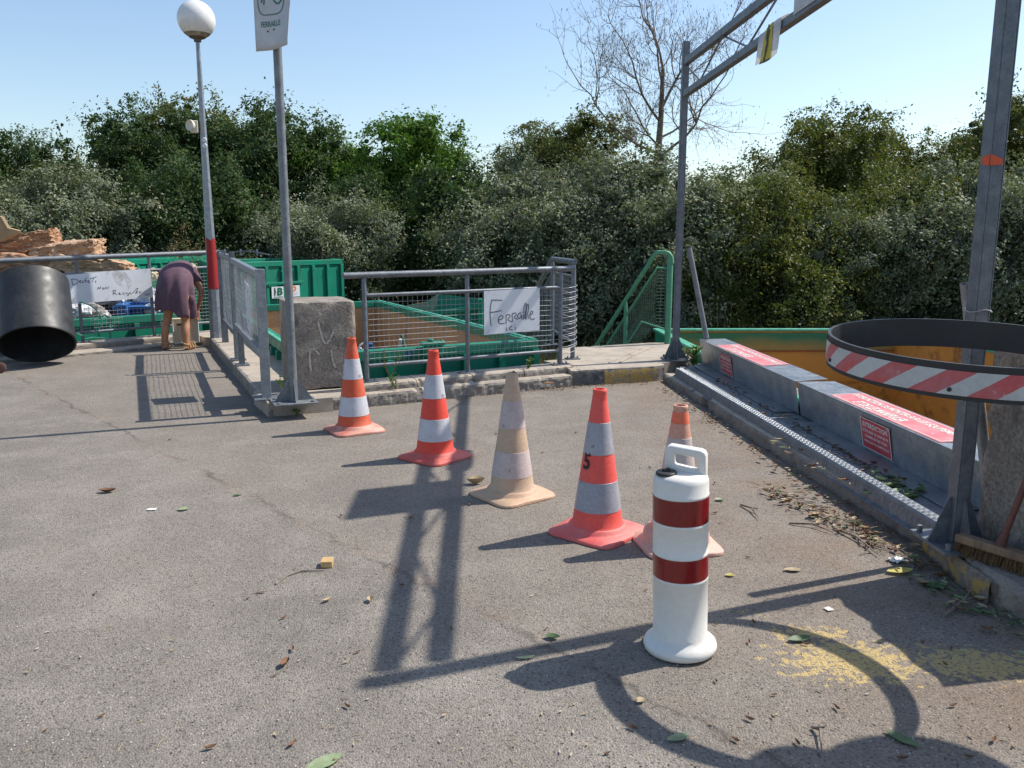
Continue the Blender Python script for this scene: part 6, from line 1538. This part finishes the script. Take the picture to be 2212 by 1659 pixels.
pw = dp(1236, 740, 13.3); stalk(pw.x, pw.y, -1.5, 1.55, LF_DRY, 'dry seed stalks beside the grey stair post', seed=4, n=30, w=.35)
pw = dp(1560, 700, 14.5); stalk(pw.x, pw.y, -1.5, 1.9, LF_DRY, 'dry weeds rising behind the skip right of the tilted pipe', seed=5, n=60, w=.35)
pw = dp(1590, 700, 14.8); stalk(pw.x, pw.y, -1.5, 1.7, LF_DRY, 'lower dry weeds further right behind the ochre skip', seed=6, n=60, w=.35)
stalk(-1.12, 7.50, .19, .34, LF_OLIVE, 'straggly weed growing through the left end of the middle railing', seed=7, n=14, w=.14)
stalk(-1.06, 7.40, .13, .14, LF_BRIGHT, 'small green weed at the foot of the middle railing', seed=8, n=16, w=.08)
stalk(.16, 8.22, .19, .13, LF_BRIGHT, 'small green plant on the kerb below the Ferraille board', seed=9, n=30, w=.05)
stalk(-2.03, 7.25, .12, .18, LF_BRIGHT, 'tuft of grass left of the concrete block', seed=10, n=20, w=.06)
stalk(-1.83, 6.87, 0, .06, LF_BRIGHT, 'tiny green tuft at the kerb corner under the sign pole', seed=13, n=10, w=.04)
stalk(1.95, 8.75, .14, .2, LF_BRIGHT, 'leafy green seedling at the foot of the far gantry post', seed=11, n=26, w=.09, size=.045)
stalk(1.88, 8.66, .14, .22, LF_DRY, 'dry grass tuft at the foot of the far gantry post', seed=12, n=10, w=.05)

# =================================================================== GROUND LITTER
LEAFC = [mat('leaf_pale_green', (.30,.36,.20), (.22,.30,.15), rough=.6, trans=.15), mat('leaf_brown', (.20,.10,.05), (.13,.07,.04), rough=.8), mat('leaf_tan', (.42,.33,.20), (.34,.25,.15), rough=.8), mat('leaf_yellow', (.50,.44,.10), rough=.7, trans=.15), mat('leaf_green', (.08,.14,.05), (.12,.18,.07), rough=.6, trans=.1), mat('paper_white', (.72,.70,.66), rough=.8)]
def leaf_geo(mb, c, L, w, rz, curl, lift=.003):
    M = Matrix.Translation(V(c)) @ Matrix.Rotation(rz, 4, 'Z'); n = 6; vs = []
    for i in range(n + 1):
        s = i / n; ww = w * math.sin(math.pi * (s * .96 + .02)) ** .8; zz = lift + curl * (s - .5) ** 2 * 4 * L * .3
        for k in (-1, 0, 1): vs.append(M @ V(((s - .5) * L, k * ww / 2, zz + abs(k) * ww * .35 * curl * 2)))
    mb.add(vs, [(i*3+k, i*3+k+1, (i+1)*3+k+1, (i+1)*3+k) for i in range(n) for k in range(2)], True)
big = [((700,1650),.12,.055,.7,0,'large pale green leaf at the bottom edge, left of centre',.12),((616,1438),.055,.03,1.4,1,'curled rust brown leaf on open asphalt at lower left',.9),((1465,1598),.08,.035,.4,0,'pale green leaf at the bottom, left of the striped hoop shadow curve',.3),
       ((1949,1600),.11,.04,-.9,4,'dark green pointed leaf at lower right',.2),((1727,1384),.10,.045,.3,4,'green leaf lying in the shadow arc right of the bollard',.3),((396,1102),.06,.055,.2,0,'round pale green leaf left of the cones',.2),
       ((1555,1082),.06,.04,.1,0,'pale green leaf pair right of the red cone',.4),((1577,1245),.045,.03,0,3,'small bright yellow leaf right of the bollard',.3),((1193,1380),.06,.035,-.2,4,'dark curled leaf on the asphalt joint',.5),((1383,1517),.04,.03,.6,2,'small tan leaf in front of the bollard shadow',.4),
       ((512,1071),.05,.03,.3,4,'small green leaf on open asphalt left of the cones',.2),((1028,1046),.11,.07,.2,2,'crumpled pale rag-like leaf beside the beige cone',.9),((232,1064),.10,.05,.1,1,'brown curled scraps on the asphalt at the left',.6),((1712,1234),.08,.04,.0,2,'tan leaf between bollard and leaf pile',.3),
       ((1943,1238),.13,.06,.2,3,'yellow-green leaf at the end of the leaf pile',.3),((2017,1268),.12,.07,-.3,4,'dark green leaf under the foundation edge',.2),((1760,1118),.11,.05,.5,1,'brown leaf by the right kerb',.6),((800,1300),.045,.03,1.8,2,'small twisted tan leaf left of the long shadow',.8),
       ((562,1282),.06,.012,.1,1,'narrow brown leaf on open asphalt',.4),((707,1300),.05,.02,.9,2,'pale twisted leaf below the wood offcut',.8),((1135,1424),.07,.02,.2,0,'narrow pale leaf in the shadow of the gantry',.4)]
for (px, L, w, rz, ci, lab, curl) in big:
    p = at(*px); mb = MB(); leaf_geo(mb, p, L, w, rz, curl); tag(mb.build('fallen_leaf', LEAFC[ci], loc=tuple(p)), lab, 'leaf')
# paper scraps and wood offcut
for px, sz, rz, m, lab in (((328,1102),(.05,.03),.1,5,'white paper rectangle on the asphalt at the left'), ((1938,1212),(.085,.06),.5,5,'crumpled white tissue at the end of the leaf pile'), ((1790,1318),(.03,.03),.4,5,'small white scrap by the yellow paint')):
    p = at(*px); mb = MB(); n = 6; vs = [(p.x + (i/n-.5)*sz[0]*math.cos(rz) - (j/n-.5)*sz[1]*math.sin(rz), p.y + (i/n-.5)*sz[0]*math.sin(rz) + (j/n-.5)*sz[1]*math.cos(rz), .006 + (.022 if m == 5 and 'tissue' in lab else .004) * abs(noise.noise(V((i*.7, j*.7, 3))))) for j in range(n+1) for i in range(n+1)]
    mb.add(vs, [(j*(n+1)+i, j*(n+1)+i+1, (j+1)*(n+1)+i+1, (j+1)*(n+1)+i) for j in range(n) for i in range(n)]); tag(mb.build('paper_scrap', LEAFC[5], loc=tuple(p)), lab, 'paper')
p = at(707, 1222); mb = MB(); mb.box(p + V((0,0,.016)), (.052,.062,.030), R(5)); tag(mb.build('wood_offcut', mat('fresh_wood', (.55,.38,.17), (.45,.29,.12), rough=.7, ns=20, stretch=(1,8,1)), loc=tuple(p), bevel=.002), 'small block of sawn wood lying alone on the asphalt', 'wood block')
mb = MB(); q = [at(595,1262,.004), at(620,1243,.006), at(650,1233,.006), at(700,1232,.005)]; mb.tube(q, [.005,.0045,.004,.002], 6); tag(mb.build('twig', TWIG, loc=tuple(q[0])), 'long thin curved twig beside the block of wood', 'twig')
for k, (a, b, lab) in enumerate((((1800,1140),(1900,1200),'forked dry branch on the leaf pile by the right kerb'), ((1705,1130),(1800,1150),'thin dry branch left of the leaf pile'), ((2040,1330),(2110,1290),'pale broken twig in the shade at the right'), ((1755,1570),(1775,1620),'short curved twig in the foreground right'), ((1600,1090),(1640,1120),'thin twig by the right kerb'))):
    p, q = at(*a, .008), at(*b, .012); m_ = p.lerp(q, .5) + V((.02,.03,.01)); mb = MB(); mb.tube([p, m_, q], [.006,.005,.002], 6); mb.tube([m_, m_.lerp(q,.5) + V((.03,.05,.01)), q + V((.0,.1,.01))], [.004,.003,.001], 5); tag(mb.build('twig', TWIG, loc=tuple(p)), lab, 'twig')
rt = random.Random(9)
mb = MB()
for i in range(70):
    tt = rt.random(); p = V((1.56 + .36*tt + rt.gauss(0,.07), 4.75 - 1.35*tt + rt.gauss(0,.12), .004 + rt.uniform(0,.012))); a = rt.uniform(0,6.28); L = rt.uniform(.03,.14); q = p + V((math.cos(a)*L, math.sin(a)*L, rt.uniform(0,.02))); m_ = p.lerp(q,.5) + V((rt.gauss(0,.01), rt.gauss(0,.01), .004))
    mb.tube([p, m_, q], [.0028,.0022,.001], 4)
tag(mb.build('twig_litter', TWIG), 'fine broken twigs mixed into the leaves by the right kerb', 'twigs', kind='stuff')
mb = MB()
for i in range(260):
    px = rt.uniform(0,2212); py = rt.uniform(880,1659); p = at(px, py, .002)
    if p.x > 1.55 or p.y > 6.3: continue
    a = rt.uniform(0,6.28); L = rt.uniform(.008,.035); q = p + V((math.cos(a)*L, math.sin(a)*L, .002)); mb.tube([p, p.lerp(q,.5) + V((rt.gauss(0,.003), rt.gauss(0,.003), .002)), q], [.0012,.001,.0006], 4)
tag(mb.build('straw_bits', LEAFC[2]), 'straw bits and stalk fragments strewn over the asphalt', 'straw', kind='stuff')
# nails / bit on kerb
p = at(1017, 826, .125); mb = MB(); mb.lathe([(0,.016),(.012,.014),(.03,.006),(.034,0)], p, 16); tag(mb.build('steel_disc', GALV, loc=tuple(p)), 'small metal cap on the concrete strip in front of the middle railing', 'cap')
p = at(1080+230*.0+90*.0+ -30, 800, .125)
p = at(1186, 829, .125); mb = MB(); mb.box(p + V((0,0,.008)), (.09,.012,.012), .1); tag(mb.build('wood_splinter', mat('orange_wood', (.55,.28,.10), rough=.7), loc=tuple(p)), 'orange wooden splinter on the kerb left of the landing', 'wood splinter')
# scattered small leaves: individuals sharing one description
r = random.Random(4); protos = []
for k in range(6):
    mb = MB(); leaf_geo(mb, (0,0,0), r.uniform(.014,.028), r.uniform(.005,.010), 0, r.uniform(.3,.9)); o = mb.build('small_leaf', (LEAFC[2], mat('bleached_leaf', (.48,.43,.34), (.40,.34,.25), rough=.8), LEAFC[1])[k % 3]); protos.append(o.data); bpy.data.objects.remove(o)
cnt = 0
while cnt < 150:
    px = r.uniform(0, 2212); py = r.uniform(880, 1659); p = at(px, py)
    lim = 1.55 if p.y > 3 else 1.9
    if p.x > lim or p.y > 6.4 or (p.x < -2.2 and p.y > 6.4): continue
    if r.random() > .35 + .65 * (p.x > -.6): continue
    o = bpy.data.objects.new('small_leaf', protos[r.randrange(6)]); COL.objects.link(o); o.location = (p.x, p.y, .001); o.rotation_euler = (0,0,r.uniform(0,6.28)); s = r.uniform(.7,1.5); o.scale = (s,s,s)
    tag(o, 'tiny dry leaf scrap scattered on the asphalt', 'leaf', 'tiny dry leaf scraps scattered over the asphalt'); cnt += 1
# grit and chips: uncountable
mb = MB(); mb2 = MB()
for i in range(2600):
    px = r.uniform(-50, 2260); py = r.uniform(830, 1680); p = at(px, py)
    if p.y > 9.5: continue
    if p.x > 1.6 + (.12 if p.y < 6 else 0): continue
    if p.x > -2.0 and p.y > 6.9 + (p.x + 2) * .52: continue
    s = r.uniform(.0015, .0045); (mb if i % 3 else mb2).add([(p.x+s,p.y,.001),(p.x,p.y+s,.001),(p.x-s,p.y,.001),(p.x,p.y-s,.001),(p.x,p.y,s*.9)], [(0,1,4),(1,2,4),(2,3,4),(3,0,4)])
tag(mb.build('pale_grit', mat('pale_chip', (.50,.46,.40), rough=.9, bump=0)), 'pale grit scattered over the asphalt', 'grit', kind='stuff')
tag(mb2.build('dark_grit', mat('dark_chip', (.05,.04,.035), rough=.9, bump=0)), 'dark grit scattered over the asphalt', 'grit', kind='stuff')
def litter(name, n, line, spread, zf, mi, label, size=.04, seed=1, curl=1.0):
    r = random.Random(seed); mbs = [MB() for _ in LEAFC]
    allm = MB()
    for i in range(n):
        k = r.randrange(len(line)-1); a, b = V((*line[k],0)), V((*line[k+1],0)); p = a.lerp(b, r.random()) + V((r.gauss(0,spread), r.gauss(0,spread*1.3), 0)); z = zf(p) + r.uniform(0,.012)
        L = size * r.uniform(.5,1.5); allm.cm = r.choice(mi); leaf_geo(allm, (p.x, p.y, z), L, L*r.uniform(.3,.55), r.uniform(0,6.28), r.uniform(.2,1.0)*curl)
    return tag(allm.build(name, LEAFC), label, 'leaf litter', kind='stuff')
z_ = lambda p: .003
litter('leaf_litter', 210, [(1.55,4.75),(1.72,4.25),(1.84,3.85)], .06, z_, [1,1,1,2,2,2,4], 'pile of dead leaves against the right kerb', .036, 5)
litter('leaf_litter', 260, [(1.52,8.3),(1.62,7.0),(1.72,6.0),(1.80,5.0),(1.92,4.1)], .05, z_, [1,1,2,1,4], 'thin line of dead leaves along the right kerb', .028, 6)
litter('leaf_litter', 150, [(1.95,3.7),(1.88,3.3),(1.95,2.95)], .08, z_, [4,4,1,2,0], 'leaves and stems heaped by the post foundation', .036, 7)
litter('leaf_litter', 150, [(1.98,7.9),(2.06,6.6),(2.12,5.6),(2.15,4.9),(2.2,4.4)], .045, lambda p: .118, [1,1,1,4,2], 'dead leaves on the steel floor plate', .036, 8)
litter('leaf_litter', 40, [(2.12,4.6),(2.16,4.3)], .05, lambda p: .118, [0,4,4], 'green leaves near the end of the steel floor plate', .06, 9)
litter('leaf_litter', 22, [(1.80,5.6),(1.86,5.0),(1.95,4.3)], .03, lambda p: .108, [0,4,2,1], 'leaves caught on the top of the right kerb', .05, 10)
litter('dirt_crumbs', 420, [(-1.0,7.4),(.3,8.05),(.62,8.2),(1.5,8.5)], .04, z_, [1,1,2], 'dirt crumbs along the far kerb', .018, 11)
litter('dirt_crumbs', 160, [(.45,8.38),(.62,8.5)], .04, lambda p: .17, [1,2], 'dirt on the broken kerb corner', .018, 12)
